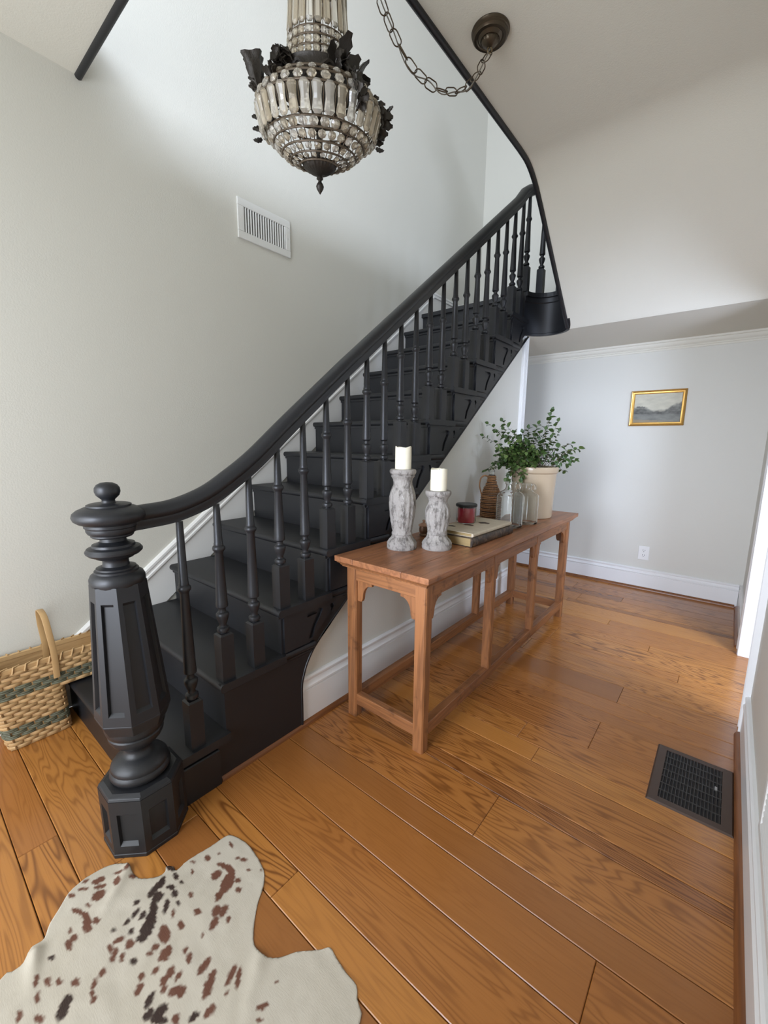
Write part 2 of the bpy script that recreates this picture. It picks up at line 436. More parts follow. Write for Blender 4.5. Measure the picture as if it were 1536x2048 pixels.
# ------------------------------------------------------------------ wall grille, floor register, right grille, outlet, picture
def wall_register():
    y0, y1, z0, z1 = 1.502, 1.876, 2.460, 2.675
    t = thing('wall_register', 'white steel air register with vertical slats high on the left wall', 'vent', (WL, (y0+y1)/2, z0))
    iy0, iy1, iz0, iz1 = y0 + 0.042, y1 - 0.036, z0 + 0.040, z1 - 0.042
    x = WL
    def fr(a, b): return lambda u, v: (a, u, v)
    mb = MB()
    for (a, b, c, d) in ((y0, y1, z0, iz0), (y0, y1, iz1, z1), (y0, iy0, iz0, iz1), (iy1, y1, iz0, iz1)):
        mb.box(x, x + 0.012, a, b, c, d)
    bevel(mb.build('frame', M['vent'], t), 0.003)
    MB().box(x + 0.0005, x + 0.002, iy0, iy1, iz0, iz1).build('shade_backing', M['dark'], t)  # thin dark sheet on the wall, its colour standing in for the recess's shade
    n = 17
    for k in range(n):
        yy = iy0 + (iy1 - iy0) * (k + 0.5) / n
        MB().add([(x+0.002, yy-0.001, iz0), (x+0.002, yy+0.002, iz0), (x+0.011, yy+0.0055, iz0), (x+0.011, yy+0.0025, iz0),
                  (x+0.002, yy-0.001, iz1), (x+0.002, yy+0.002, iz1), (x+0.011, yy+0.0055, iz1), (x+0.011, yy+0.0025, iz1)],
                 [(3,2,1,0),(4,5,6,7),(0,1,5,4),(1,2,6,5),(2,3,7,6),(3,0,4,7)]).build('slat', M['vent'], t)
    for yy in (y0 + 0.02, y1 - 0.018):
        MB().tube([(x + 0.012, yy, (z0+z1)/2), (x + 0.0135, yy, (z0+z1)/2)], 0.0035, 8).build('screw', M['vent'], t)
wall_register()

def floor_register():
    x0, x1, y0, y1 = -0.105, 0.151, 1.672, 2.040
    t = thing('floor_register', 'brown metal floor register with a dark louvred grid set in the oak floor', 'vent', ((x0+x1)/2, (y0+y1)/2, 0))
    mbrown = mat('brown_register_enamel', (0.060, 0.034, 0.022), 0.55)
    mdk = mat('dark_register_louvre', (0.030, 0.027, 0.024), 0.45)
    ix0, ix1, iy0, iy1 = x0 + 0.034, x1 - 0.036, y0 + 0.034, y1 - 0.028
    mb = MB()
    lo, hi = 0.0, 0.006
    o = [(x0, y0), (x1, y0), (x1, y1), (x0, y1)]; i_ = [(ix0, iy0), (ix1, iy0), (ix1, iy1), (ix0, iy1)]
    e = 0.006
    o2 = [(x0+e, y0+e), (x1-e, y0+e), (x1-e, y1-e), (x0+e, y1-e)]
    rings = []
    mb.sweep([[(*o[k], 0.0), (*o2[k], hi), (*i_[k], hi - 0.001), (*i_[k], 0.001)] for k in (0, 1, 2, 3, 0)], caps=False)
    mb.build('frame', mbrown, t)
    MB().box(ix0, ix1, iy0, iy1, 0.0005, 0.0012).build('shade_backing', M['dark'], t)  # dark sheet on the boards paints the duct's shade between the louvres
    for k in range(1, 7):
        yy = iy0 + (iy1 - iy0) * k / 7
        MB().box(ix0, ix1, yy - 0.0014, yy + 0.0014, 0.001, 0.0062).build('divider', mdk, t)
    nn = 17
    for k in range(nn):
        xx = ix0 + (ix1 - ix0) * (k + 0.5) / nn
        MB().add([(xx - 0.0035, iy0, 0.0012), (xx - 0.0035, iy1, 0.0012), (xx + 0.0012, iy1, 0.0058), (xx + 0.0012, iy0, 0.0058),
                  (xx - 0.0020, iy0, 0.0010), (xx - 0.0020, iy1, 0.0010), (xx + 0.0028, iy1, 0.0056), (xx + 0.0028, iy0, 0.0056)],
                 [(0,1,2,3),(7,6,5,4),(0,4,5,1),(1,5,6,2),(2,6,7,3),(3,7,4,0)]).build('louvre', mdk, t)
    MB().box(ix1 - 0.022, ix1 - 0.014, iy0 + 0.17, iy0 + 0.19, 0.004, 0.0085).build('damper_lever', mat('worn_steel', (0.3, 0.29, 0.27), 0.4, 0.8), t)
floor_register()

def side_grille():
    y0, y1, z0, z1 = 0.72, 1.445, 0.250, 0.86
    t = thing('return_grille', 'white louvred return air grille low on the right wall', 'vent', (WR, (y0+y1)/2, z0))
    mb = MB(); xo = WR - 0.012
    for (a, b, c, d) in ((y0, y1, z0, z0+0.03), (y0, y1, z1-0.03, z1), (y0, y0+0.03, z0+0.03, z1-0.03), (y1-0.03, y1, z0+0.03, z1-0.03)):
        mb.box(xo, WR, a, b, c, d)
    bevel(mb.build('frame', M['vent'], t), 0.003)
    n = 30
    for k in range(n):
        z = z0 + 0.03 + (z1 - z0 - 0.06) * (k + 0.5) / n
        MB().add([(xo+0.002, y0+0.03, z-0.006), (xo+0.002, y1-0.03, z-0.006), (WR-0.001, y1-0.03, z+0.007), (WR-0.001, y0+0.03, z+0.007),
                  (xo+0.002, y0+0.03, z-0.0045), (xo+0.002, y1-0.03, z-0.0045), (WR-0.001, y1-0.03, z+0.0085), (WR-0.001, y0+0.03, z+0.0085)],
                 [(0,1,2,3),(7,6,5,4),(0,4,5,1),(1,5,6,2),(2,6,7,3),(3,7,4,0)]).build('slat', M['vent'], t)
side_grille()

def outlet():
    x0, x1, z0, z1 = -0.556, -0.470, 0.268, 0.394
    t = thing('wall_outlet', 'white duplex outlet on the far wall above the baseboard', 'outlet', ((x0+x1)/2, YB, z0))
    o = MB().box(x0, x1, YB - 0.006, YB, z0, z1).build('cover_plate', M['plate'], t); bevel(o, 0.003)
    for zc in (z0 + 0.041, z1 - 0.041):
        xc = (x0 + x1) / 2
        pts = [(xc + 0.021*math.cos(a)*(1 if abs(math.cos(a)) < 0.8 else 0.93), zc + 0.017*math.sin(a)) for a in [2*PI*k/16 for k in range(16)]]
        s = MB().prism(pts, lambda x, z: (x, YB - 0.006, z), lambda x, z: (x, YB - 0.0085, z)).build('socket', M['plate'], t)
        for dx in (-0.008, 0.008):
            MB().box(xc+dx-0.0014, xc+dx+0.0014, YB - 0.0092, YB - 0.008, zc - 0.001, zc + 0.010).build('slot', M['dark'], s)
        MB().box(xc-0.0025, xc+0.0025, YB - 0.0092, YB - 0.008, zc - 0.011, zc - 0.006).build('slot', M['dark'], s)
    MB().tube([((x0+x1)/2, YB - 0.006, (z0+z1)/2), ((x0+x1)/2, YB - 0.0078, (z0+z1)/2)], 0.003, 8).build('screw', M['plate'], t)
outlet()

def picture():
    x0, x1, z0, z1 = -0.738, -0.340, 1.452, 1.748
    t = thing('framed_painting', 'small gilt framed misty landscape painting hanging on the far wall', 'picture', ((x0+x1)/2, YB, z0))
    gold = mat('gilt_frame', (0.62, 0.36, 0.10), 0.30, 0.85)
    pr = [(0, 0), (0.0, 0.016), (0.006, 0.022), (0.011, 0.020), (0.014, 0.013), (0.021, 0.011), (0.026, 0.012), (0.029, 0.010), (0.029, 0)]
    c = [(x0, z0, 1, 1), (x1, z0, -1, 1), (x1, z1, -1, -1), (x0, z1, 1, -1), (x0, z0, 1, 1)]
    MB().sweep([[(x + sx*u, YB - d, z + sz*u) for u, d in pr] for x, z, sx, sz in c], caps=False).build('frame', gold, t, smooth=25)
    nx, nz = 84, 60; a0, a1, b0, b1 = x0 + 0.028, x1 - 0.028, z0 + 0.028, z1 - 0.028
    vs = []; cols = []
    for j in range(nz + 1):
        for i in range(nx + 1):
            u, v = i / nx, j / nz
            vs.append((a0 + (a1-a0)*u, YB - 0.006, b0 + (b1-b0)*v))
            n1 = noise.fractal(Vector((u*5, v*9, 1.3)), 1.0, 2.0, 4); n2 = noise.fractal(Vector((u*11, v*16, 7.7)), 1.0, 2.0, 3)
            sky = Vector((0.52, 0.50, 0.40)) * (1 + 0.14*n1); 
            ridge = 0.50 + 0.06*math.sin(u*7 + 1) + 0.07*noise.noise(Vector((u*6, 2.2, 0))) + (0.16*max(0, (u-0.72)/0.28) if u > 0.72 else 0)
            hill = Vector((0.085, 0.085, 0.072)) * (1 + 0.7*n2) + Vector((0.13, 0.13, 0.11)) * max(0, n1)
            water = Vector((0.165, 0.168, 0.145)) * (1 + 0.35*n1)
            col = sky
            if v < ridge + 0.05*n2: 
                k = min(1, (ridge + 0.05*n2 - v) / 0.08); col = sky.lerp(hill, k)
            if v < 0.32 + 0.03*n1:
                k = min(1, (0.32 + 0.03*n1 - v) / 0.03); col = col.lerp(water, k)
            if v < 0.12 - 0.1*u: col = col.lerp(Vector((0.28, 0.215, 0.12)), 0.7)
            if 0.52 < v < 0.57 and 0.05 < u < 0.24 and n2 > -0.25: col = Vector((0.10, 0.10, 0.09))
            cols.append(col)
    fs = [(j*(nx+1)+i, j*(nx+1)+i+1, (j+1)*(nx+1)+i+1, (j+1)*(nx+1)+i) for j in range(nz) for i in range(nx)]
    def f(nt, b):
        at = N(nt, 'ShaderNodeAttribute'); at.attribute_name = 'paint'; nt.links.new(at.outputs['Color'], b.inputs['Base Color'])
    mb = MB().add(vs, fs); o = mb.build('canvas', mat('oil_paint', (0.3, 0.3, 0.26), 0.5, build=f), t)
    ca = o.data.color_attributes.new('paint', 'FLOAT_COLOR', 'POINT')
    ca.data.foreach_set('color', [x for c_ in cols for x in (c_[0], c_[1], c_[2], 1.0)])
picture()

# ------------------------------------------------------------------ staircase
Z1, RS, Y1, GO = 0.200, 0.2045, 0.440, 0.2655
zt = lambda n: Z1 + RS * (n - 1)
yn = lambda n: Y1 + GO * (n - 1)
XL = WL + 0.0145
stair = thing('staircase', 'black painted staircase with turned balusters rising along the left wall', 'staircase', (-1.85, 0.44, 0))
NOSE, TH = 0.028, 0.032
def nosed(x0, x1, y0, y1, z, th, side=True):
    # tread board with a half-round front nosing and a rounded open end
    pr = [(y1, z), (y1, z - th)] + [(y0 + th*0.42 - th*0.42*math.sin(a), z - th/2 - th/2*math.cos(a)) for a in [PI*k/6 for k in range(7)]]
    return MB().prism(pr, lambda y, zz: (x0, y, zz), lambda y, zz: (x1, y, zz))
XO = -1.350                     # open end of the treads
for n in range(1, 12):
    mb = nosed(XL, XO, yn(n), yn(n) + GO + NOSE + 0.004, zt(n), TH)
    # return moulding under the open end: runs on to the lower edge of the stringer
    ye = ylow(zt(n) - 0.034) - 0.016
    if n >= 2:
        mb.prism([(0, -0.001), (0.014, -0.001), (0.019, -0.010), (0.019, -0.018), (0.014, -0.027), (0.006, -0.033), (0, -0.033)],
                 lambda u, v, n=n: (XS + u, yn(n) + 0.004, zt(n) + v), lambda u, v, n=n, ye=ye: (XS + u, ye, zt(n) + v))
        mb.prism([(0, 0), (0.010, 0), (0.010, -0.009), (0.003, -0.016), (0, -0.016)],
                 lambda u, v, n=n: (u + XS, yn(n) + NOSE, zt(n) - 0.032 + v), lambda u, v, n=n, ye=ye: (u + XS, ye - 0.016, zt(n) - 0.032 + v))
    # cove moulding under the front nosing
    mb.box(XL, XS, yn(n) + NOSE - 0.012, yn(n) + NOSE, zt(n) - TH - 0.014, zt(n) - TH)
    mb.build('tread', M['blackmatte'], stair, smooth=40)
for n in range(1, 13):
    MB().box(XL, XS + 0.0006, yn(n) + NOSE - 0.003, yn(n) + NOSE + 0.016, zt(n) - RS if n > 1 else 0.0, zt(n) - TH).build('riser', M['black'], stair)
# landing boards with a rounded nosing round the end of the well
arcn = [(AC[0] + (AR + 0.0) * math.cos(t), AC[1] + AR * math.sin(t)) for t in [PI * k / 20 for k in range(21)]]
def landing_plan(off):
    a = [(AC[0] + (AR - off) * math.cos(t), AC[1] + (AR - off) * math.sin(t)) for t in [PI * k / 20 for k in range(21)]]
    return [(XL, yn(12))] + [(AC[0] - AR + off, yn(12))] + [p for p in reversed(a)] + [(AC[0] + AR - off, 3.36), (0.184, 3.36), (0.184, YB2 - 0.024), (XL, YB2 - 0.024)]
zl = zt(12)
MB().prism(landing_plan(0.022), lambda x, y: (x, y, zl - 0.032), lambda x, y: (x, y, zl)).build('landing', M['blackmatte'], stair)
# curved fascia
prof = [(0.0, ZL - 0.004), (0.010, ZL - 0.004), (0.010, ZL + 0.012), (0.004, ZL + 0.016), (0.004, zl - 0.075), (0.010, zl - 0.068), (0.010, zl - 0.034), (0.0, zl - 0.034), (-0.014, zl - 0.034), (-0.014, ZL - 0.004)]
rings = []
for k in range(25):
    t = PI * (1 - k / 24)
    yy_ = AC[1] + AR * math.sin(t)
    lift = max(0.0, interp([3.25, 3.405, 3.425], [2.272, 2.152, ZL], yy_) - ZL) if t < PI/2 else 0.0
    rings.append([(AC[0] + (AR - u) * math.cos(t), AC[1] + (AR - u) * math.sin(t), z + (lift if z < ZL + 0.05 else 0.0)) for u, z in prof])
MB().sweep(rings).build('curved_fascia', M['black'], stair, smooth=30)
# stringer panel on the open side
LZ = [z for y, z in low]; LY = [y for y, z in low]
def zlow(y): return 0.0 if y <= LY[0] else interp(LY[2:], LZ[2:], y)
mb = MB()
for n in range(1, 12):
    y0, y1 = yn(n) + NOSE, min(yn(n+1) + NOSE, 3.362)
    z1 = zt(n) - TH
    cuts = sorted(set([y0, y1] + [y for y in LY if y0 < y < y1]))
    for p, q in zip(cuts, cuts[1:]):
        a0 = zlow(p) if p > LY[0] + 1e-6 else 0.0; b0 = zlow(q)
        if q <= LY[0] + 1e-6: a0 = b0 = 0.0
        elif p <= LY[2]: a0 = LZ[2] if q > LY[2] else 0.0
        mb.prism([(p, a0), (q, b0), (q, z1), (p, z1)], lambda y, z: (-1.400, y, z), lambda y, z: (XS, y, z))
mb.build('stringer', M['black'], stair)
# lower bead of the stringer
mb = MB().tube([(XS - 0.004, y, z + 0.006) for y, z in catmull([(y, z, 0) for y, z in low[:10]], 4) and [(p.x, p.y) for p in catmull([(y, z, 0) for y, z in low[:11]], 4)]], 0.008, 6)
mb.build('stringer_bead', M['black'], stair, smooth=50)
# plinth block by the newel
MB().box(-1.40, XS + 0.012, 0.552, 0.695, 0, 0.145, 0.004).build('plinth_block', M['black'], stair)

# scrolled brackets on the stringer, one a step, cut through with two strokes
def bracket_mesh():
    cu = bpy.data.curves.new('bracket', 'CURVE'); cu.dimensions = '2D'; cu.fill_mode = 'BOTH'; cu.extrude = 0.0055
    h = RS - 0.040
    def ys(z): return 0.385 + (z) / 0.770          # lower edge relative to the step's nose line at tread level
    outer = [(0.035, 0), (ys(-0.002), 0), (ys(-h), -h), (0.035, -h)]
    stroke = [(0.160, -0.026), (0.236, -0.022), (0.252, -0.032), (0.236, -0.058), (0.206, -0.098), (0.188, -0.148), (0.166, -0.148), (0.178, -0.104), (0.204, -0.062), (0.218, -0.042), (0.158, -0.044)]
    comma = [(0.292, -0.026), (0.312, -0.020), (0.320, -0.036), (0.322, -0.056), (0.312, -0.066), (0.300, -0.058), (0.304, -0.044)]
    for pts in (outer, stroke, comma):
        sp = cu.splines.new('POLY'); sp.points.add(len(pts) - 1); sp.use_cyclic_u = True
        for p, (u, v) in zip(sp.points, pts): p.co = (u, v, 0, 1)
    ob = bpy.data.objects.new('tmp', cu); COL.objects.link(ob)
    bpy.context.view_layer.update()
    me = bpy.data.meshes.new_from_object(ob.evaluated_get(bpy.context.evaluated_depsgraph_get()))
    bpy.data.objects.remove(ob); bpy.data.curves.remove(cu)
    me.transform(Matrix(((0, 0, 1, 0), (1, 0, 0, 0), (0, 1, 0, 0), (0, 0, 0, 1))))
    me.materials.clear(); me.materials.append(M['black']); me.name = 'bracket'
    return me
bm_ = bracket_mesh()
for n in range(3, 12):
    put(bm_, 'bracket', stair, (XS + 0.0062, yn(n), zt(n) - 0.036))

# balusters: square base block, vase, tapered shaft with a ring
def baluster_mesh(H, zr):
    """H total height, zr height of the upper ring"""
    mb = MB(); w = 0.0255
    mb.box(-w, w, -w, w, 0, 0.185, 0.006)
    zb = 0.182
    pr = [(0.0, zb), (0.0135, zb), (0.0135, zb+0.006), (0.020, zb+0.010), (0.0215, zb+0.017), (0.020, zb+0.024), (0.0125, zb+0.029), (0.0115, zb+0.038), (0.0165, zb+0.050),
          (0.0215, zb+0.070), (0.0215, zb+0.078), (0.019, zb+0.082), (0.013, zb+0.086), (0.0115, zb+0.095), (0.0125, zb+0.100), (0.020, zb+0.106), (0.0205, zb+0.115),
          (0.0195, zb+0.125), (0.0135, zr-0.016), (0.0145, zr-0.014), (0.0155, zr-0.010), (0.0200, zr-0.004), (0.0210, zr+0.002), (0.0195, zr+0.008), (0.0150, zr+0.013), (0.0155, zr+0.018), (0.0140, zr+0.022), (0.0105, H), (0.0, H)]
    mb.lathe([(r*1.08, z) for r, z in pr], 14)
    return mb.mesh('baluster', M['black'], smooth=40)
# handrail: underside height at the front of the flight
XR = -1.390
railtop = catmull([(0.47, 1.098, 0), (0.515, 1.100, 0), (0.60, 1.108, 0), (0.70, 1.140, 0), (0.788, 1.191, 0), (0.892, 1.262, 0), (1.05, 1.392, 0), (1.379, 1.656, 0)], 5)
railtop = [(p.x, p.y) for p in railtop] + [(y, 1.656 + 0.776 * (y - 1.379)) for y in (1.7, 2.0, 2.3, 2.6, 2.9, 3.15)]; TURN = [(3.25, 3.128), (3.34, 3.186)]
RY = [p[0] for p in railtop + TURN]; RZ = [p[1] for p in railtop + TURN]
zrail = lambda y: interp(RY, RZ, y)
RT = 0.082                       # vertical depth on the slope is a little more
cache = {}
def place_baluster(x, y, base, topz, hidden=False):
    H = topz - base
    key = round(H, 2)
    if key not in cache: cache[key] = baluster_mesh(key, 0.185 + 0.115 + (key - 0.30) * 0.56)
    return put(cache[key], 'baluster', stair, (x, y, base))
place_baluster(XR, yn(1) + 0.178, zt(1), zrail(yn(1) + 0.178) - RT * 0.95)
for n in range(2, 12):
    for d in (0.045, 0.178):
        y = yn(n) + d
        place_baluster(XR, y, zt(n), zrail(y) - RT * 1.12)
# rail continues round the landing and up the second flight
pts = []
for y, z in railtop: pts.append(Vector((XR, y, z)))
zc0 = zrail(3.15)
RC = 0.1825
arc_r = [(PI * (1 - k / 14)) for k in range(1, 15)]
ez = [Vector((XR, y, z)) for y, z in TURN]
pts += ez
zz = TURN[-1][1]
for k, t in enumerate(arc_r):
    zz += 0.022 + 0.008 * k / 14
    pts.append(Vector((AC[0] + RC * math.cos(t), AC[1] + RC * math.sin(t), zz)))
for k in range(1, 7):
    pts.append(Vector((AC[0] + RC, AC[1] - 0.12 * k, zz + 0.085 * k)))
def rail_rings(pts):
    # cross-section: domed top, side bead, flat fillet below; u across, v down from the top
    sec = [(0.0, 0.0), (0.017, 0.003), (0.029, 0.011), (0.0355, 0.023), (0.035, 0.033), (0.029, 0.041), (0.024, 0.045), (0.0245, 0.053), (0.021, 0.060), (0.021, 0.074),
           (-0.021, 0.074), (-0.021, 0.060), (-0.0245, 0.053), (-0.024, 0.045), (-0.029, 0.041), (-0.035, 0.033), (-0.0355, 0.023), (-0.029, 0.011), (-0.017, 0.003)]
    rings = []
    for i, p in enumerate(pts):
        t = (pts[min(i+1, len(pts)-1)] - pts[max(i-1, 0)]).normalized()
        side = t.cross(Vector((0, 0, 1))).normalized(); up = side.cross(t).normalized()
        rings.append([p + side * u - up * v for u, v in sec])
    return rings
MB().sweep(rail_rings(pts)).build('handrail', M['black'], stair, smooth=35)
# balusters standing on the landing round the well
for t, hgt in ((172, 0.765), (126, 0.84), (78, 0.92), (32, 1.0), (2, 1.04)):
    a = math.radians(t)
    place_baluster(AC[0] + (RC) * math.cos(a), AC[1] + (RC) * math.sin(a), zl, zl + hgt - 0.085)
# second flight going up and back over the soffit
for k in range(3):
    y1_ = 3.345 - 0.19 * k; z = zl + RS * (k + 1)
    MB().box(XW - 0.03, 0.184, y1_ - 0.24, y1_, z - 0.032, z).build('tread', M['blackmatte'], stair)
    MB().box(XW - 0.005, 0.184, y1_ - 0.030, y1_ - 0.014, z - RS, z - 0.032).build('riser', M['black'], stair)
    for d in (0.05, 0.15):
        yb = y1_ - d
        place_baluster(AC[0] + RC, yb, z, pts[-6].z + 0.708 * (AC[1] - 0.12 - yb) - 0.085)
up = [(y, z) for y, z in SOFF if 2.75 <= y <= 3.35]
MB().prism([(3.35, 2.44), (3.35, 2.20)] + list(reversed(up)) + [(2.75, 3.06), (2.95, 3.03), (2.95, 2.85), (3.15, 2.85), (3.15, 2.65), (3.345, 2.65)],
           lambda y, z: (XW - 0.012, y, z), lambda y, z: (XW, y, z)).build('upper_stringer', M['black'], stair)

# ---- newel post (leans a touch, as the old post does)
NX, NY = -1.3955, 0.441
newel = put(None, 'newel_post', stair, (NX, NY, 0)); newel.empty_display_size = 0.05
def octo(r, z): return [(NX + lean(z)[0] + r/math.cos(PI/8) * math.cos(PI/8 + k*PI/4), NY + lean(z)[1] + r/math.cos(PI/8) * math.sin(PI/8 + k*PI/4), z) for k in range(8)]
def lean(z): return (-0.0150 * z, -0.0130 * z)
def lathe_leaning(prof, n=32):
    mb = MB().lathe(prof, n, (NX, NY, 0)); mb.v = [(x + lean(z)[0], y + lean(z)[1], z) for x, y, z in mb.v]; return mb
def octo_body(zs_rs, name):
    """octagonal faceted body with a recessed tapered panel in every face"""
    (z0, r0), (z1, r1) = zs_rs
    mb = MB()
    a, b = octo(r0, z0), octo(r1, z1)
    P = lambda v: Vector(v)
    for k in range(8):
        k2 = (k + 1) % 8
        A0, A1, B0, B1 = P(a[k]), P(a[k2]), P(b[k]), P(b[k2])
        def pt(u, v): return (A0.lerp(A1, u)).lerp(B0.lerp(B1, u), v)
        nrm = (A1 - A0).cross(B0 - A0).normalized()
        H = (B0 - A0).length; mv = 0.030 / H if H > 0.25 else 0.028 / H; mu = 0.21
        o = [pt(0, 0), pt(1, 0), pt(1, 1), pt(0, 1)]
        i1 = [pt(mu, mv), pt(1-mu, mv), pt(1-mu, 1-mv*1.6), pt(mu, 1-mv*1.6)]
        e = 0.04
        i2 = [p - nrm * 0.010 for p in [pt(mu+e, mv+0.010/H), pt(1-mu-e, mv+0.010/H), pt(1-mu-e, 1-mv*1.6-0.010/H), pt(mu+e, 1-mv*1.6-0.010/H)]]
        mb.add(o + i1 + i2, [(0,1,5,4),(1,2,6,5),(2,3,7,6),(3,0,4,7),(4,5,9,8),(5,6,10,9),(6,7,11,10),(7,4,8,11),(8,9,10,11)])
    mb.add(a, [tuple(reversed(range(8)))]); mb.add(b, [tuple(range(8))])
    return mb.build(name, M['black'], newel)
def octo_solid(levels, name):
    mb = MB().sweep([octo(r, z) for z, r in levels]); return bevel(mb.build(name, M['black'], newel), 0.002)
octo_body([(0.012, 0.1145), (0.198, 0.1145)], 'base_block')
octo_solid([(0.0, 0.1165), (0.012, 0.1165), (0.013, 0.1145)], 'base_plinth')
octo_solid([(0.198, 0.1145), (0.207, 0.111), (0.214, 0.098)], 'base_top')
lathe_leaning([(0.0, 0.205), (0.078, 0.205), (0.078, 0.217), (0.085, 0.220), (0.0895, 0.229), (0.0885, 0.239), (0.083, 0.246), (0.0845, 0.251), (0.0825, 0.260), (0.074, 0.271), (0.060, 0.280), (0.050, 0.285), (0.044, 0.288), (0.041, 0.293),
               (0.038, 0.298), (0.0365, 0.306), (0.040, 0.314), (0.048, 0.318), (0.050, 0.323), (0.060, 0.330), (0.072, 0.342), (0.079, 0.356), (0.080, 0.366), (0.077, 0.370), (0.082, 0.376), (0.087, 0.390), (0.086, 0.402), (0.0, 0.402)]).build('lower_turning', M['black'], newel, smooth=35)
octo_solid([(0.395, 0.080), (0.400, 0.086), (0.432, 0.0975), (0.436, 0.0990), (0.442, 0.0990)], 'body_foot')
octo_body([(0.442, 0.0985), (0.868, 0.0700)], 'tapered_body')
lathe_leaning([(0.0, 0.862), (0.0700, 0.862), (0.0745, 0.872), (0.0745, 0.884), (0.069, 0.896), (0.059, 0.902), (0.059, 0.908), (0.053, 0.911), (0.053, 0.916), (0.036, 0.921), (0.0345, 0.930), (0.0345, 0.938), (0.037, 0.942),
               (0.050, 0.946), (0.053, 0.950), (0.066, 0.955), (0.0745, 0.963), (0.0755, 0.969), (0.070, 0.977), (0.057, 0.981), (0.056, 0.988), (0.045, 0.991), (0.035, 0.997), (0.034, 1.008), (0.034, 1.014)]).build('neck_rings', M['black'], newel, smooth=35)
lathe_leaning([(0.0, 1.010), (0.052, 1.010), (0.056, 1.014), (0.056, 1.018), (0.062, 1.022), (0.066, 1.030), (0.066, 1.038), (0.070, 1.042), (0.070, 1.050), (0.083, 1.055), (0.0930, 1.063), (0.0965, 1.074), (0.0935, 1.084), (0.084, 1.092),
               (0.066, 1.100), (0.058, 1.102), (0.058, 1.107), (0.050, 1.110), (0.0, 1.112)], 40).build('cap', M['black'], newel, smooth=35)
lathe_leaning([(0.0, 1.106), (0.022, 1.108), (0.0175, 1.114), (0.0170, 1.121), (0.022, 1.126), (0.030, 1.134), (0.0335, 1.145), (0.0325, 1.156), (0.027, 1.165), (0.016, 1.171), (0.0, 1.173)], 28).build('finial', M['black'], newel, smooth=60)

# ------------------------------------------------------------------ console table
TZ = 0.785
TX0, TX1, TY0, TY1 = -1.345, -0.832, 1.278, 3.285
LX0, LX1, LY0, LY1 = -1.292, -0.860, 1.308, 3.196
table = thing('console_table', 'long old pine console table on eight square legs beside the stairs', 'table', ((LX0+LX1)/2, (LY0+LY1)/2, 0))
rt = random.Random(5)
for x0, x1 in ((TX0, -1.232), (-1.231, -0.965), (-0.964, TX1)):
    o = MB().box(x0, x1, TY0 + rt.uniform(-0.002, 0.002), TY1, TZ - 0.026, TZ).build('tabletop_plank', M['top'], table); bevel(o, 0.003)
e = 0.030
def rect_ring(off, z): return [(TX0 + off, TY0 + off, z), (TX1 - off, TY0 + off, z), (TX1 - off, TY1 - off, z), (TX0 + off, TY1 - off, z)]
mb = MB()
lv = [(0.006, TZ - 0.026), (0.010, TZ - 0.032), (0.018, TZ - 0.037), (0.021, TZ - 0.043), (0.026, TZ - 0.046), (0.026, TZ - 0.050)]
mb.sweep([rect_ring(o_, z_) for o_, z_ in lv], caps=True); mb.build('edge_moulding', M['pine_y'], table)
A0, A1 = TZ - 0.105, TZ - 0.048
LW = 0.052
for name, b, ax in (('apron', (LX0 + 0.006, LX0 + 0.028, LY0 + 0.02, LY1 - 0.02), 'y'), ('apron', (LX1 - 0.028, LX1 - 0.006, LY0 + 0.02, LY1 - 0.02), 'y'),
                    ('apron', (LX0 + 0.02, LX1 - 0.02, LY0 + 0.006, LY0 + 0.028), 'x'), ('apron', (LX0 + 0.02, LX1 - 0.02, LY1 - 0.028, LY1 - 0.006), 'x')):
    mb = MB().box(b[0], b[1], b[2], b[3], A0, A1)
    o = mb.build(name, M['pine_'+ax], table); bevel(o, 0.002)
# legs: square, with a bead at the inner arrises; slightly thinner between the stretchers
ys = [LY0 + LW/2, LY0 + LW/2 + (LY1 - LY0 - LW)/3, LY0 + LW/2 + 2*(LY1 - LY0 - LW)/3, LY1 - LW/2]
def leg(cx, cy, z0, name='leg', w=LW):
    h = w/2; c = 0.007
    sec = [(-h, -h), (h - c, -h), (h - c*0.5, -h + c*0.15), (h - c*0.5, -h + c*0.5), (h, -h + c), (h, h - c), (h - c*0.5, h - c*0.5), (h - c, h), (-h + c, h), (-h + c*0.5, h - c*0.5), (-h, h - c)]
    mb = MB().prism(sec, lambda u, v: (cx + u*0.94, cy + v*0.94, z0), lambda u, v: (cx + u, cy + v, A1))
    o = mb.build(name, M['pine_z'], table); bevel(o, 0.0015, 1); return o
for i, y in enumerate(ys):
    for x in (LX0 + LW/2, LX1 - LW/2):
        leg(x, y, 0.0 if i in (0, 3) else 0.118, w=LW if i in (0, 3) else 0.045)
SZ0, SZ1 = 0.064, 0.118
for x in (LX0 + LW/2, LX1 - LW/2):
    o = MB().box(x - 0.019, x + 0.019, LY0 + 0.03, LY1 - 0.03, SZ0, SZ1).build('stretcher', M['pine_y'], table); bevel(o, 0.003)
for y in (LY0 + LW/2, LY1 - LW/2):
    o = MB().box(LX0 + 0.03, LX1 - 0.03, y - 0.017, y + 0.017, SZ0, SZ1).build('stretcher', M['pine_x'], table); bevel(o, 0.003)
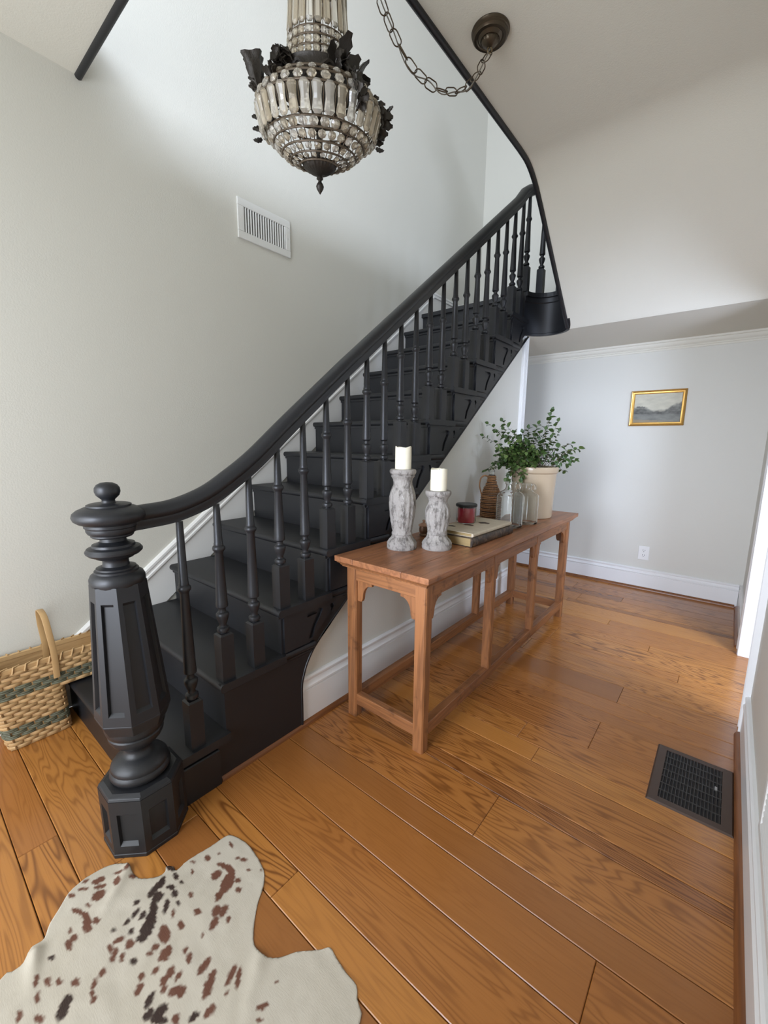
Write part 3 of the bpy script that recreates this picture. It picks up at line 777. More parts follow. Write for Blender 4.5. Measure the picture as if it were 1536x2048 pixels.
# corner brackets
def spandrel(c, du, axis, w=0.085, h=0.10, t=0.018, mt='z'):
    # c: corner point (x,y) on the leg face, du: +-1 direction along axis
    pts = [(0, 0), (w, 0), (w, -0.018)] + [(w - 0.008 - (w - 0.040) * math.sin(a), -0.018 - (h - 0.040) * (1 - math.cos(a))) for a in [PI/2*k/6 for k in range(7)]] + [(0.030, -h + 0.012), (0.024, -h), (0, -h)]
    mb = MB()
    if axis == 'x': mb.prism(pts, lambda u, v: (c[0] + du*u, c[1] - t/2, A0 + 0.002 + v), lambda u, v: (c[0] + du*u, c[1] + t/2, A0 + 0.002 + v))
    else: mb.prism(pts, lambda u, v: (c[0] - t/2, c[1] + du*u, A0 + 0.002 + v), lambda u, v: (c[0] + t/2, c[1] + du*u, A0 + 0.002 + v))
    o = mb.build('corner_bracket', M['pine_'+mt], table); bevel(o, 0.0015, 1)
for y in (LY0 + 0.022, LY1 - 0.022):
    spandrel((LX0 + LW, y), 1, 'x'); spandrel((LX1 - LW, y), -1, 'x')
for x in (LX0 + 0.022, LX1 - 0.022):
    spandrel((x, ys[0] + LW/2), 1, 'y'); spandrel((x, ys[3] - LW/2), -1, 'y')
    for y in ys[1:3]:
        spandrel((x, y + 0.0225), 1, 'y', 0.05, 0.085); spandrel((x, y - 0.0225), -1, 'y', 0.05, 0.085)

# ------------------------------------------------------------------ things on the table
def stone(nt, b):
    v = coords(nt, (1, 1, 0.55), (3, 7, 1))
    n1 = noisen(nt, v, 38, 5, 0.7); n2 = noisen(nt, v, 14, 3, 0.6); n3 = noisen(nt, coords(nt, (1, 1, 0.4)), 110, 3, 0.6)
    c = mixc(nt, n2, (0.42, 0.39, 0.35), (0.25, 0.23, 0.21))
    c = mixc(nt, ramp_fac(nt, n1, 0.50, 0.62, 0.9), c, (0.125, 0.110, 0.098))
    c = mixc(nt, ramp_fac(nt, n3, 0.60, 0.72, 0.5), c, (0.54, 0.52, 0.49))
    nt.links.new(c, b.inputs['Base Color'])
    bump(nt, b, math_(nt, 'ADD', n1, math_(nt, 'MULTIPLY', n3, 0.5)), 1.0, 0.006)
M['stone'] = mat('chalky_distressed_plaster', (0.5, 0.48, 0.45), 0.8, build=stone)
M['wax'] = mat('ivory_wax', (0.86, 0.80, 0.63), 0.5)
M['wax'].node_tree.nodes['Principled BSDF'].inputs['Subsurface Weight'].default_value = 0.0
def rough_lathe(prof, n, c, flutes, depth, seed, zsplit=None, sub=3, jag=0.0012):
    # densify the profile, then flute and roughen
    pp = catmull([(r, z, 0) for r, z in prof], sub); pp = [(max(p.x, 0), p.y) for p in pp]
    H = pp[-1][1]
    def mod(t, r, z):
        w = 0
        if zsplit and zsplit[0] < z < zsplit[1]:
            k = math.sin(PI * (z - zsplit[0]) / (zsplit[1] - zsplit[0])) ** 0.4
            w = -depth * k * (0.5 - 0.5 * math.cos(flutes * t)) ** 0.5
        v = Vector((math.cos(t) * r * 60, math.sin(t) * r * 60, z * 60 + seed))
        return r + w + noise.noise(v) * jag + noise.noise(v * 2.7) * jag * 0.7
    return MB().lathe(pp, n, c, mod)
def candlestick(name, label, x, y, h, k, seed):
    t = thing(name, label, 'candlestick', (x, y, TZ), 'candlesticks on the console table')
    s = k
    base = [(0.0, 0.0), (0.064, 0.0), (0.071, 0.003), (0.073, 0.010), (0.072, 0.020), (0.074, 0.028), (0.066, 0.042), (0.055, 0.056), (0.048, 0.068), (0.046, 0.073), (0.0, 0.074)]
    rough_lathe(base, 48, (x, y, TZ), 10, 0.0055, seed, (0.022, 0.066)).build('foot', M['stone'], t, smooth=50)
    b0 = 0.070
    if h > 0.33:
        body = [(0.0, b0), (0.046, b0), (0.050, b0+0.008), (0.047, b0+0.016), (0.051, b0+0.030), (0.059, b0+0.075), (0.065, b0+0.125), (0.066, b0+0.160), (0.061, b0+0.200), (0.049, b0+0.235), (0.045, b0+0.250), (0.047, b0+0.268), (0.054, b0+0.285), (0.0, b0+0.286)]
        sp = (b0+0.02, b0+0.245)
    else:
        body = [(0.0, b0), (0.045, b0), (0.047, b0+0.010), (0.050, b0+0.030), (0.058, b0+0.065), (0.062, b0+0.095), (0.059, b0+0.125), (0.048, b0+0.152), (0.044, b0+0.162), (0.048, b0+0.176), (0.052, b0+0.190), (0.0, b0+0.191)]
        sp = (b0+0.02, b0+0.155)
    rough_lathe(body, 84, (x, y, TZ), 15, 0.0035, seed + 9, sp, 4, 0.0019).build('fluted_body', M['stone'], t, smooth=50)
    c0 = body[-1][1] - 0.006
    cup = [(0.0, c0), (0.050, c0), (0.054, c0+0.012), (0.056, c0+0.020), (0.053, c0+0.026), (0.056, h-0.026), (0.061, h-0.020), (0.063, h-0.010), (0.060, h-0.002), (0.050, h), (0.0, h-0.001)]
    rough_lathe(cup, 48, (x, y, TZ), 16, 0.002, seed + 21, (c0, h - 0.02)).build('cup', M['stone'], t, smooth=50)
    return t
candlestick('candlestick', 'tall chalky grey carved candlestick, the nearer to the stairs', -1.197, 1.592, 0.385, 1, 3)
candlestick('candlestick', 'short chalky grey carved candlestick beside the old books', -1.066, 1.702, 0.285, 1, 40)
def candle(label, x, y, z, r, h, seed):
    def mod(t, rr, zz):
        return rr
    mb = MB().lathe([(0.0, 0.0), (r, 0.0), (r, h*0.5), (r*0.99, h - 0.004), (r*0.95, h), (r*0.86, h - 0.001), (r*0.80, h - 0.007), (r*0.3, h - 0.010), (0.0, h - 0.010)], 40, (x, y, z))
    vs = []
    for px, py, pz in mb.v:
        if pz > z + h - 0.005: 
            a = math.atan2(py - y, px - x); pz += 0.003 * math.sin(2*a + seed) + 0.0016 * math.sin(5*a + seed*2)
        vs.append((px, py, pz))
    mb.v = vs
    t = thing('pillar_candle', label, 'candle', (x, y, z), 'pillar candles on the candlesticks')
    mb.build('wax_body', M['wax'], t, smooth=50)
    MB().tube([(x, y, z + h - 0.012), (x + 0.001, y, z + h - 0.006), (x + 0.002, y + 0.001, z + h + 0.000)], 0.0012, 6).build('wick', M['dark'], t)
candle('ivory pillar candle on the tall candlestick', -1.197, 1.592, TZ + 0.385, 0.0385, 0.104, 0.5)
candle('ivory pillar candle on the short candlestick', -1.066, 1.702, TZ + 0.285, 0.0395, 0.102, 2.1)

# small bronze lidded pot behind the short candlestick
t = thing('lidded_pot', 'small bronze lidded pot half hidden behind the short candlestick', 'pot', (-1.268, 1.885, TZ))
brz = paint('aged_bronze', (0.20, 0.115, 0.070), 0.42)
brz.node_tree.nodes['Principled BSDF'].inputs['Metallic'].default_value = 0.55
MB().lathe([(0.0, 0), (0.020, 0), (0.024, 0.006), (0.018, 0.014), (0.025, 0.024), (0.026, 0.040), (0.022, 0.056), (0.0, 0.056)], 24, (-1.268, 1.885, TZ)).build('pot_body', brz, t, smooth=45)
MB().lathe([(0.0, 0.055), (0.029, 0.055), (0.030, 0.060), (0.024, 0.066), (0.014, 0.071), (0.006, 0.074), (0.006, 0.080), (0.009, 0.084), (0.006, 0.089), (0.0, 0.090)], 24, (-1.268, 1.885, TZ)).build('lid', paint('tarnished_copper', (0.42, 0.24, 0.16), 0.35), t, smooth=45)

# ---- two old books
def book(name, label, c, w, l, z0, th, rot, cover_m, page_m, spine_m, spine_side=1, extra=None):
    t = thing(name, label, 'book', (c[0], c[1], z0), 'old books on the console table')
    R_ = Matrix.Rotation(rot, 4, 'Z')
    def P(x, y, z): v = R_ @ Vector((x, y, 0)); return (c[0] + v.x, c[1] + v.y, z0 + z)
    ct = 0.0035
    hw, hl = w/2, l/2
    def slab(x0, x1, y0, y1, a, b):
        mb = MB(); mb.box(x0, x1, y0, y1, a, b); mb.v = [P(*v) for v in mb.v]; return mb
    bevel(slab(-hw, hw - 0.004, -hl, hl, 0, ct).build('back_cover', cover_m, t), 0.0012, 1)
    bevel(slab(-hw, hw - 0.004, -hl, hl, th - ct, th).build('front_cover', cover_m, t), 0.0012, 1)
    slab(-hw + 0.006, hw - 0.006, -hl + 0.006, hl - 0.006, ct, th - ct).build('page_block', page_m, t)
    pts = [(hw - 0.006, 0)] + [(hw - 0.006 + 0.009 * math.sin(a), th/2 - th/2 * math.cos(a)) for a in [PI*k/8 for k in range(1, 8)]] + [(hw - 0.006, th), (hw - 0.009, th - 0.003), (hw - 0.009, 0.003)]
    MB().prism(pts, lambda u, v: P(u, -hl, v), lambda u, v: P(u, hl, v)).build('spine', spine_m, t, smooth=50)
    if extra: extra(t, P, th, hw, hl)
    return t
def leather(nt, b):
    v = coords(nt); n = noisen(nt, v, 30, 4, 0.7)
    c = mixc(nt, ramp_fac(nt, n, 0.45, 0.7, 1.0), (0.030, 0.020, 0.014), (0.16, 0.10, 0.055))
    nt.links.new(c, b.inputs['Base Color']); bump(nt, b, n, 0.3, 0.002)
M['leather'] = mat('worn_dark_leather', (0.04, 0.025, 0.02), 0.5, build=leather)
def pages(nt, b):
    v = coords(nt, (3, 3, 700)); n = noisen(nt, v, 1.0, 2)
    nt.links.new(mixc(nt, n, (0.42, 0.29, 0.12), (0.62, 0.47, 0.24)), b.inputs['Base Color'])
M['gilt'] = mat('gilt_page_edges', (0.5, 0.36, 0.16), 0.32, 0.45, build=pages)
def linen(nt, b):
    v = coords(nt, (2, 9, 2)); n = noisen(nt, v, 5, 4, 0.6)
    nt.links.new(mixc(nt, n, (0.42, 0.345, 0.235), (0.64, 0.56, 0.43)), b.inputs['Base Color'])
M['linen'] = mat('worn_cream_cloth', (0.6, 0.5, 0.34), 0.6, build=linen)
BR = math.radians(-2)
def bands(t, P, th, hw, hl):
    for yy in (-hl + 0.05, -hl*0.35, hl*0.35, hl - 0.05):
        pts = [(hw - 0.006 + 0.0105 * math.sin(a), th/2 - (th/2 + 0.001) * math.cos(a)) for a in [PI*k/8 for k in range(0, 9)]]
        MB().prism(pts, lambda u, v: P(u, yy - 0.004, v), lambda u, v: P(u, yy + 0.004, v)).build('spine_band', M['leather'], t)
def stamp(t, P, th, hw, hl):
    # dark stamped ornament on the cover
    for cx, cy, a, b, ph in ((-0.075, -0.120, 0.022, 0.014, 0.3), (0.015, 0.075, 0.030, 0.018, 0.0), (-0.02, -0.035, 0.03, 0.012, 0.8)):
        pts = [(cx + (a * math.cos(q) + 0.004*math.cos(3*q + ph)), cy + (b*1.4 * math.sin(q) + 0.004*math.sin(4*q))) for q in [2*PI*k/20 for k in range(20)]]
        MB().prism(pts, lambda u, v: P(u, v, th), lambda u, v: P(u, v, th + 0.0006)).build('stamped_ornament', M['leather'], t)
bc = (-1.030, 2.045)
book('old_book', 'thick old book with dark leather spine under the cream book', (-1.030, 2.05), 0.205, 0.46, TZ + 0.0004, 0.047, BR, M['leather'], M['gilt'], M['leather'], extra=bands)
book('old_book', 'thin cream cloth book on top, under the red jar candle', (-1.047, 2.055), 0.225, 0.44, TZ + 0.0480, 0.020, BR + 0.01, M['linen'], M['gilt'], M['linen'], extra=stamp)
BT = TZ + 0.0684

# ---- red candle in a glass jar with black lid
def glass_mat(name, tint=(0.95, 0.97, 0.96), rough=0.02):
    m = bpy.data.materials.new(name); m.use_nodes = True; nt = m.node_tree
    b = nt.nodes['Principled BSDF']
    b.inputs['Base Color'].default_value = (*tint, 1); b.inputs['Transmission Weight'].default_value = 1.0
    b.inputs['Roughness'].default_value = rough; b.inputs['IOR'].default_value = 1.45
    return m
M['glass'] = glass_mat('clear_glass')
cx, cy = -1.115, 2.080
t = thing('jar_candle', 'red candle in a squat glass jar with a black lid on the cream book', 'candle', (cx, cy, BT))
rw = mat('red_wax', (0.55, 0.025, 0.050), 0.22)
MB().lathe([(0.0, 0.004), (0.047, 0.004), (0.0495, 0.008), (0.0495, 0.083), (0.0, 0.083)], 40, (cx, cy, BT)).build('wax', rw, t, smooth=40)
MB().lathe([(0.0, 0.0), (0.050, 0.0), (0.0535, 0.004), (0.0540, 0.010), (0.0540, 0.091), (0.0515, 0.091), (0.0505, 0.010), (0.0485, 0.0035), (0.0, 0.003)], 40, (cx, cy, BT)).build('glass_jar', M['glass'], t, smooth=40)
MB().lathe([(0.0, 0.089), (0.0500, 0.089), (0.0500, 0.0915), (0.0580, 0.0915), (0.0595, 0.094), (0.0595, 0.102), (0.056, 0.106), (0.0, 0.107)], 40, (cx, cy, BT)).build('lid', mat('black_tin_lid', (0.012, 0.012, 0.013), 0.4), t, smooth=40)

# ---- wicker-wrapped glass jug
cx, cy = -1.235, 2.640
t = thing('wicker_jug', 'brown wicker wrapped glass jug with a looped handle', 'jug', (cx, cy, TZ))
jr = [(0.0, 0.0), (0.058, 0.0), (0.062, 0.006), (0.063, 0.05), (0.064, 0.13), (0.060, 0.165), (0.048, 0.200), (0.034, 0.232), (0.026, 0.262), (0.0225, 0.290), (0.0215, 0.298)]
MB().lathe(jr + [(0.0, 0.298)], 32, (cx, cy, TZ)).build('jug_body', mat('dark_jug_core', (0.035, 0.018, 0.009), 0.6), t, smooth=60)
wk = wood('brown_wicker', (0.36, 0.185, 0.075), (0.23, 0.105, 0.040), (0.08, 0.034, 0.014), 'z', 0.5, 2.0)
JR = [p[0] for p in jr[2:]]; JZ = [p[1] for p in jr[2:]]
for i in range(25):
    z = 0.010 + i * 0.0116
    r = interp(JZ, JR, z) + 0.0022
    a0 = rt.uniform(0, 6.28)
    pts = [(cx + (r + 0.0008*math.sin(9*a + i*PI)) * math.cos(a), cy + (r + 0.0008*math.sin(9*a + i*PI)) * math.sin(a), TZ + z + 0.0018*math.sin(a + a0)) for a in [2*PI*k/36 for k in range(36)]]
    MB().tube(pts, 0.0046, 5, closed=True).build('wicker_strand', wk, t, smooth=60)
ldir = Vector((-0.77, -0.636, 0))
hp = catmull([Vector((cx, cy, TZ + 0.285)) + ldir*0.022, Vector((cx, cy, TZ + 0.292)) + ldir*0.050, Vector((cx, cy, TZ + 0.272)) + ldir*0.074, Vector((cx, cy, TZ + 0.225)) + ldir*0.080, Vector((cx, cy, TZ + 0.185)) + ldir*0.070, Vector((cx, cy, TZ + 0.155)) + ldir*0.062], 5)
MB().tube(hp, 0.0050, 8).build('handle', wk, t, smooth=60)
MB().lathe([(0.0, 0.296), (0.0165, 0.296), (0.0165, 0.318), (0.019, 0.320), (0.019, 0.327), (0.0165, 0.328), (0.0125, 0.327), (0.012, 0.300), (0.0, 0.299)], 24, (cx, cy, TZ)).build('glass_neck', M['glass'], t, smooth=40)

# ---- glass jugs
def glass_jug(label, x, y, r, h, facets):
    t = thing('glass_jug', label, 'jug', (x, y, TZ), 'clear glass jugs on the console table')
    w = 0.0022
    out = [(0.0, 0.002), (r*0.86, 0.0), (r*0.97, 0.006), (r, 0.016), (r, h*0.66), (r*0.985, h*0.70), (r*0.86, h*0.745), (r*0.62, h*0.785), (r*0.43, h*0.82), (r*0.37, h*0.86), (r*0.36, h*0.92), (r*0.42, h*0.935), (r*0.42, h*0.985), (r*0.38, h)]
    inn = [(max(rr - w, 0.001), z) for rr, z in reversed(out[3:])] + [(r*0.80, 0.007), (0.0, 0.006)]
    def mod(tt, rr, z):
        if z < h*0.68 and facets: return rr * (1 - 0.018 * abs(math.sin(facets * tt / 2)))
        return rr
    MB().lathe(out + inn, 48, (x, y, TZ), mod).build('glass_body', M['glass'], t, smooth=35)
    # loop handle at the neck
    d = Vector((0.77, 0.636, 0)); c = Vector((x, y, TZ))
    hp = catmull([c + d*(r*0.36) + Vector((0, 0, h*0.95)), c + d*(r*0.58) + Vector((0, 0, h*0.955)), c + d*(r*0.70) + Vector((0, 0, h*0.89)), c + d*(r*0.60) + Vector((0, 0, h*0.81)), c + d*(r*0.48) + Vector((0, 0, h*0.81))], 6)
    MB().tube(hp, 0.0055, 8).build('handle', M['glass'], t, smooth=60)
glass_jug('nearer clear glass jug with a small neck handle', -1.020, 2.455, 0.082, 0.282, 10)
glass_jug('farther clear glass jug, against the stoneware crock', -0.985, 2.625, 0.078, 0.262, 10)

# ---- stoneware crock and plant
cx, cy = -1.055, 2.925
CR_H = 0.352
t = thing('stoneware_crock', 'large cream stoneware crock at the far end of the table', 'crock', (cx, cy, TZ))
def glaze(nt, b):
    v = coords(nt); n = noisen(nt, v, 4, 4)
    nt.links.new(mixc(nt, n, (0.46, 0.355, 0.235), (0.54, 0.43, 0.30)), b.inputs['Base Color'])
M['crock'] = mat('cream_salt_glaze', (0.55, 0.44, 0.31), 0.25, build=glaze)
MB().lathe([(0.0, 0.0), (0.128, 0.0), (0.134, 0.004), (0.136, 0.012), (0.140, 0.15), (0.147, 0.28), (0.149, 0.306), (0.153, 0.309), (0.157, 0.314), (0.160, 0.335), (0.159, 0.346), (0.154, 0.352), (0.148, 0.350), (0.144, 0.340), (0.141, 0.305), (0.0, 0.300)], 64, (cx, cy, TZ)).build('crock_body', M['crock'], t, smooth=30)
MB().lathe([(0.0, 0.306), (0.08, 0.312), (0.139, 0.306), (0.139, 0.300), (0.0, 0.299)], 32, (cx, cy, TZ)).build('soil', paint('dark_soil', (0.02, 0.015, 0.010), 0.9, 60, 0.8, 0.01), t)
CT = TZ + 0.31
plant = thing('leafy_plant', 'bushy plant with small round green leaves growing from the cream crock', 'plant', (cx, cy, CT))
def leafm(nt, b):
    oi = N(nt, 'ShaderNodeObjectInfo')
    c = ramp(nt, oi.outputs['Random'], [(0.0, (0.034, 0.070, 0.016)), (0.5, (0.075, 0.132, 0.030)), (1.0, (0.135, 0.195, 0.056))])
    nt.links.new(c, b.inputs['Base Color'])
M['leaf'] = mat('green_leaf', (0.06, 0.14, 0.03), 0.45, build=leafm)
M['stem'] = mat('plant_stem', (0.10, 0.075, 0.035), 0.6)
def leaf_mesh():
    # oval leaf, folded on its midrib, tip at +x
    vs = []; fs = []
    for i, (x, w) in enumerate([(0, 0.002), (0.18, 0.30), (0.42, 0.42), (0.68, 0.34), (0.88, 0.16), (1.0, 0.0)]):
        z = 0.10 * x - 0.22 * x * x
        vs += [(x, -w, z + w*0.30), (x, 0, z), (x, w, z + w*0.30)]
        if i: 
            b = 3*(i-1); fs += [(b, b+1, b+4, b+3), (b+1, b+2, b+5, b+4)]
    return MB().add(vs, fs).mesh('leaf', M['leaf'], smooth=80)
LEAF = leaf_mesh()
rp = random.Random(11)
RD = Vector((0.772, 0.636, 0)); FD = Vector((-0.636, 0.772, 0))     # right and away as seen from the hall
def pp(a, d, z): return Vector((cx, cy, CT)) + RD*a + FD*d + Vector((0, 0, z))
stems = []
def stem(p_end, bend, n_l, size, p0=None):
    p0 = p0 or pp(rp.uniform(-0.09, 0.07), rp.uniform(-0.08, 0.08), 0.0)
    mid = p0.lerp(p_end, 0.5) + Vector((0, 0, bend)) + Vector((rp.uniform(-.015, .015), rp.uniform(-.015, .015), 0))
    stems.append((catmull([p0, mid, p_end], 7), n_l, size))
# dense left cluster
for k in range(84):
    a = rp.gauss(-0.150, 0.080); z = rp.gauss(0.115, 0.070); d = rp.gauss(-0.03, 0.07); d = max(-0.2, min(0.05, d))
    a = max(-0.33, min(0.03, a)); z = max(-0.02, min(0.27, z))
    stem(pp(a, d, z), 0.05, 13, 0.0295)
for k in range(12): stem(pp(rp.uniform(-0.24, -0.07), rp.uniform(-0.16, -0.10), rp.uniform(-0.09, 0.03)), 0.12, 10, 0.034)
for a, z in ((-0.315, 0.330), (-0.25, 0.345), (-0.225, 0.290), (-0.355, 0.245), (-0.05, 0.300), (-0.01, 0.325), (0.01, 0.25), (-0.10, 0.27)): stem(pp(a, rp.gauss(0, .04), z), 0.03, 11, 0.034)
# airy right sprays
for a, z, n in ((0.105, 0.420, 16), (0.085, 0.385, 14), (0.125, 0.345, 13), (0.150, 0.280, 12), (0.06, 0.29, 12), (0.09, 0.235, 10), (0.03, 0.22, 10)): stem(pp(a, rp.gauss(0, .02), z), -0.02, n, 0.034, pp(rp.uniform(-0.03, 0.06), 0, 0))
for a, z, n in ((0.285, 0.165, 12), (0.270, 0.085, 12), (0.225, 0.130, 12), (0.215, 0.060, 11), (0.18, 0.10, 10), (0.20, 0.01, 9), (0.24, 0.20, 8)): stem(pp(a, rp.gauss(-0.02, .02), z), 0.05, n, 0.034, pp(rp.uniform(0.02, 0.10), 0, 0))
mb = MB()
for pts, n, s in stems: mb.tube(pts, [0.0024 - 0.0016*i/(len(pts)-1) for i in range(len(pts))], 5)
mb.build('stems', M['stem'], plant, kind='stuff', smooth=60)
leaves = []
for pts, n, s in stems:
    for i in range(n):
        f = 0.35 + 0.65 * (i + 0.5) / n
        q = f * (len(pts) - 1); j = min(int(q), len(pts) - 2)
        p = pts[j].lerp(pts[j+1], q - j); tdir = (pts[j+1] - pts[j]).normalized()
        ang = i * 2.4 + rp.uniform(-.5, .5)
        sd = tdir.orthogonal().normalized(); sd.rotate(Matrix.Rotation(ang, 3, tdir))
        x = (sd * 0.85 + tdir * 0.45 + Vector((0, 0, rp.uniform(-0.25, 0.15)))).normalized()
        up = (Vector((0, 0, 1)) + Vector((rp.uniform(-.5, .5), rp.uniform(-.5, .5), 0))).normalized()
        y = up.cross(x).normalized(); z = x.cross(y)
        leaves.append((Matrix((x, y, z)).transposed().to_4x4(), p, s * rp.uniform(0.75, 1.25)))
        if i == n - 1:
            leaves.append((Matrix((tdir, tdir.orthogonal().normalized(), tdir.cross(tdir.orthogonal()).normalized())).transposed().to_4x4(), pts[-1], s * 0.9))
# those towards the hall and the biggest stay separate; the rest are joined
leaves.sort(key=lambda l: (l[1] - Vector((cx, cy, CT))).dot(FD) - l[2] * 2)
joined = MB()
for i, (mtx, p, s) in enumerate(leaves):
    mx = Matrix.Translation(p - Vector((cx, cy, CT))) @ mtx @ Matrix.Scale(s, 4)
    if i < 296:
        o = bpy.data.objects.new('leaf', LEAF); COL.objects.link(o); o.parent = plant; o.matrix_local = mx
    else:
        joined.add([mx @ v.co for v in LEAF.vertices], [tuple(f.vertices) for f in LEAF.polygons])
joined.build('foliage', M['leaf'], plant, loc=Vector((cx, cy, CT)), local=True, kind='stuff', smooth=80)

# ------------------------------------------------------------------ chandelier
CX, CY = -1.200, 1.092
ch = thing('chandelier', 'beaded crystal basket chandelier with dark bronze leafwork hanging in the stairwell', 'chandelier', (CX, CY, 2.090))
M['bronze'] = paint('dark_bronze', (0.030, 0.025, 0.020), 0.45, 70, 0.5, 0.004, 0.3)
M['bronze'].node_tree.nodes['Principled BSDF'].inputs['Metallic'].default_value = 0.35
M['wire'] = mat('tarnished_brass_wire', (0.105, 0.078, 0.052), 0.5, 0.4)
def crystalf(nt, b):
    oi = N(nt, 'ShaderNodeObjectInfo')
    c = ramp(nt, oi.outputs['Random'], [(0.0, (0.66, 0.58, 0.45)), (0.5, (0.80, 0.73, 0.60)), (1.0, (0.93, 0.90, 0.83))])
    nt.links.new(c, b.inputs['Base Color'])
    b.inputs['Transmission Weight'].default_value = 0.78
M['crystal'] = mat('aged_crystal', (0.7, 0.66, 0.58), 0.10, build=crystalf)
def ringat(z, r, t, name='wire_ring', flat=1.0):
    MB().tube([(CX + r*math.cos(a), CY + r*math.sin(a), z) for a in [2*PI*k/48 for k in range(48)]], t, 6, closed=True, flat=flat).build(name, M['wire'], ch, smooth=60)
PR = [(0.060, 2.178), (0.088, 2.189), (0.115, 2.206), (0.143, 2.234), (0.165, 2.2630), (0.182, 2.2900), (0.193, 2.3160), (0.196, 2.3372), (0.189, 2.3625), (0.174, 2.3839), (0.148, 2.4019), (0.118, 2.4120)]
PZ = [p[1] for p in PR]; PRR = [p[0] for p in PR]
rad = lambda z: interp(PZ, PRR, z)
levels = [2.180, 2.193, 2.212, 2.240, 2.2630, 2.3411, 2.3738]
for z in levels: ringat(z, rad(z), 0.0034)
ringat(2.4019, 0.150, 0.0034)
NR = 33
mb = MB()
for k in range(NR):
    a = 2*PI*(k+0.5)/NR
    zs = [2.178 + (2.4075-2.178)*i/18 for i in range(19)]
    one = MB().tube([(CX + rad(z)*math.cos(a), CY + rad(z)*math.sin(a), z) for z in zs], 0.0017, 4)
    one.build('wire_rib', M['wire'], ch)
# faces turned to the hall and the stairs: build what hangs there
view = math.atan2(EYE.y - CY, EYE.x - CX)
def faces(a, lim=2.0):
    d = (a - view + PI) % (2*PI) - PI
    return abs(d) < lim
def prism_mesh(h, w, t):
    mb = MB()
    sec = [(-w, 0), (-w*0.72, t), (0, t*1.5), (w*0.72, t), (w, 0), (w*0.72, -t), (-w*0.72, -t)]
    n = len(sec); rings = [[(u*s, v*s, z) for u, v in sec] for z, s in ((-h/2, 0.55), (-h/2 + 0.010, 1.0), (-0.006, 0.78), (0.006, 0.78), (h/2 - 0.010, 1.0), (h/2, 0.55))]
    return mb.sweep(rings).mesh('crystal_prism', M['crystal'])
def bead_mesh(r):
    return MB().lathe([(0, -r*0.62), (r*0.55, -r*0.5), (r*0.98, -r*0.12), (r*0.98, r*0.12), (r*0.55, r*0.5), (0, r*0.62)], 8).mesh('bead', M['crystal'])
def hang(me, name, a, r, z, slope, turn=None):
    # local: x across, y outwards, z along the surface
    out = Vector((math.cos(a), math.sin(a), 0)); ac = Vector((-math.sin(a), math.cos(a), 0))
    zax = (Vector((0, 0, 1))*math.cos(slope) + out*math.sin(slope)).normalized(); yax = zax.cross(-ac).normalized()
    mx = Matrix((ac, yax * (1 if yax.dot(out) > 0 else -1), zax)).transposed()
    o = bpy.data.objects.new(name, me); COL.objects.link(o); o.parent = ch
    o.matrix_local = Matrix.Translation(Vector((CX + r*out.x, CY + r*out.y, z)) - ORG[ch.name]) @ mx.to_4x4() @ (turn or Matrix.Identity(4))
    return o
pm = prism_mesh(0.084, 0.0160, 0.0060)
for k in range(NR):
    a = 2*PI*k/NR
    if not faces(a, 2.3062): continue
    z = 2.3010; sl = math.atan2(rad(2.3344) - rad(2.2781), 0.10)
    o = hang(pm, 'crystal_prism', a, rad(z) + 0.003, z, sl)
# flat octagon beads: local z is the outward axis of the lathe
def bead(me, a, r, z, slope):
    return hang(me, 'bead', a, r, z, slope, Matrix.Rotation(-PI/2, 4, 'X'))
for z0, z1, n, r in ((2.3411, 2.3738, 30, 0.0150), (2.3738, 2.4019, 30, 0.0120), (2.240, 2.2630, 30, 0.0150), (2.212, 2.240, 28, 0.0135), (2.193, 2.212, 24, 0.0115), (2.180, 2.193, 20, 0.0085)):
    z = (z0 + z1)/2; sl = math.atan2(rad(z1) - rad(z0), z1 - z0); me = bead_mesh(r)
    for k in range(n):
        a = 2*PI*k/n
        if z > 2.3 and not faces(a, 2.0): continue
        if 2.21 < z < 2.3 and not faces(a, 2.2): continue
        bead(me, a, rad(z) + 0.001, z, sl)
# neck: beads, then long prisms up out of sight
for z, r in ((2.4620, 0.0960), (2.4860, 0.0935), (2.5140, 0.0905), (2.5360, 0.0890)): ringat(z, r, 0.0030)
for z, r in ((2.4510, 0.097), (2.4740, 0.095), (2.5000, 0.092), (2.5250, 0.090)):
    me = bead_mesh(0.0118)
    for k in range(24):
        a = 2*PI*k/24
        if faces(a, 1.65): bead(me, a, r, z, -0.1)
pm2 = prism_mesh(0.150, 0.0125, 0.005)
for k in range(22):
    a = 2*PI*(k+0.5)/22
    if faces(a, 1.9): hang(pm2, 'crystal_prism', a, 0.0845, 2.6190, -0.06)
for k in range(22):
    a = 2*PI*k/22
    MB().tube([(CX + 0.0965*math.cos(a), CY + 0.0965*math.sin(a), 2.4390), (CX + 0.080*math.cos(a), CY + 0.080*math.sin(a), 2.6990)], 0.0016, 4).build('wire_rib', M['wire'], ch)
ringat(2.7000, 0.080, 0.004)
MB().lathe([(0.0, 2.6960), (0.080, 2.6960), (0.086, 2.7060), (0.082, 2.7190), (0.060, 2.7440), (0.030, 2.7740), (0.014, 2.7990), (0.012, 2.8340), (0.0, 2.8390)], 28, (CX, CY, 0)).build('crown', M['bronze'], ch, smooth=40)
# collar band
MB().lathe([(0.098, 2.4050), (0.124, 2.4050), (0.128, 2.4097), (0.125, 2.4190), (0.122, 2.4400), (0.125, 2.4480), (0.120, 2.4520), (0.098, 2.4520)], 48, (CX, CY, 0)).build('collar', M['bronze'], ch, smooth=35)
# inner stem and bulb cups seen between the crystals
MB().lathe([(0.0, 2.17), (0.010, 2.17), (0.010, 2.2781), (0.022, 2.2837), (0.022, 2.2950), (0.010, 2.3006), (0.010, 2.7740), (0.0, 2.7740)], 12, (CX, CY, 0)).build('inner_stem', M['bronze'], ch)
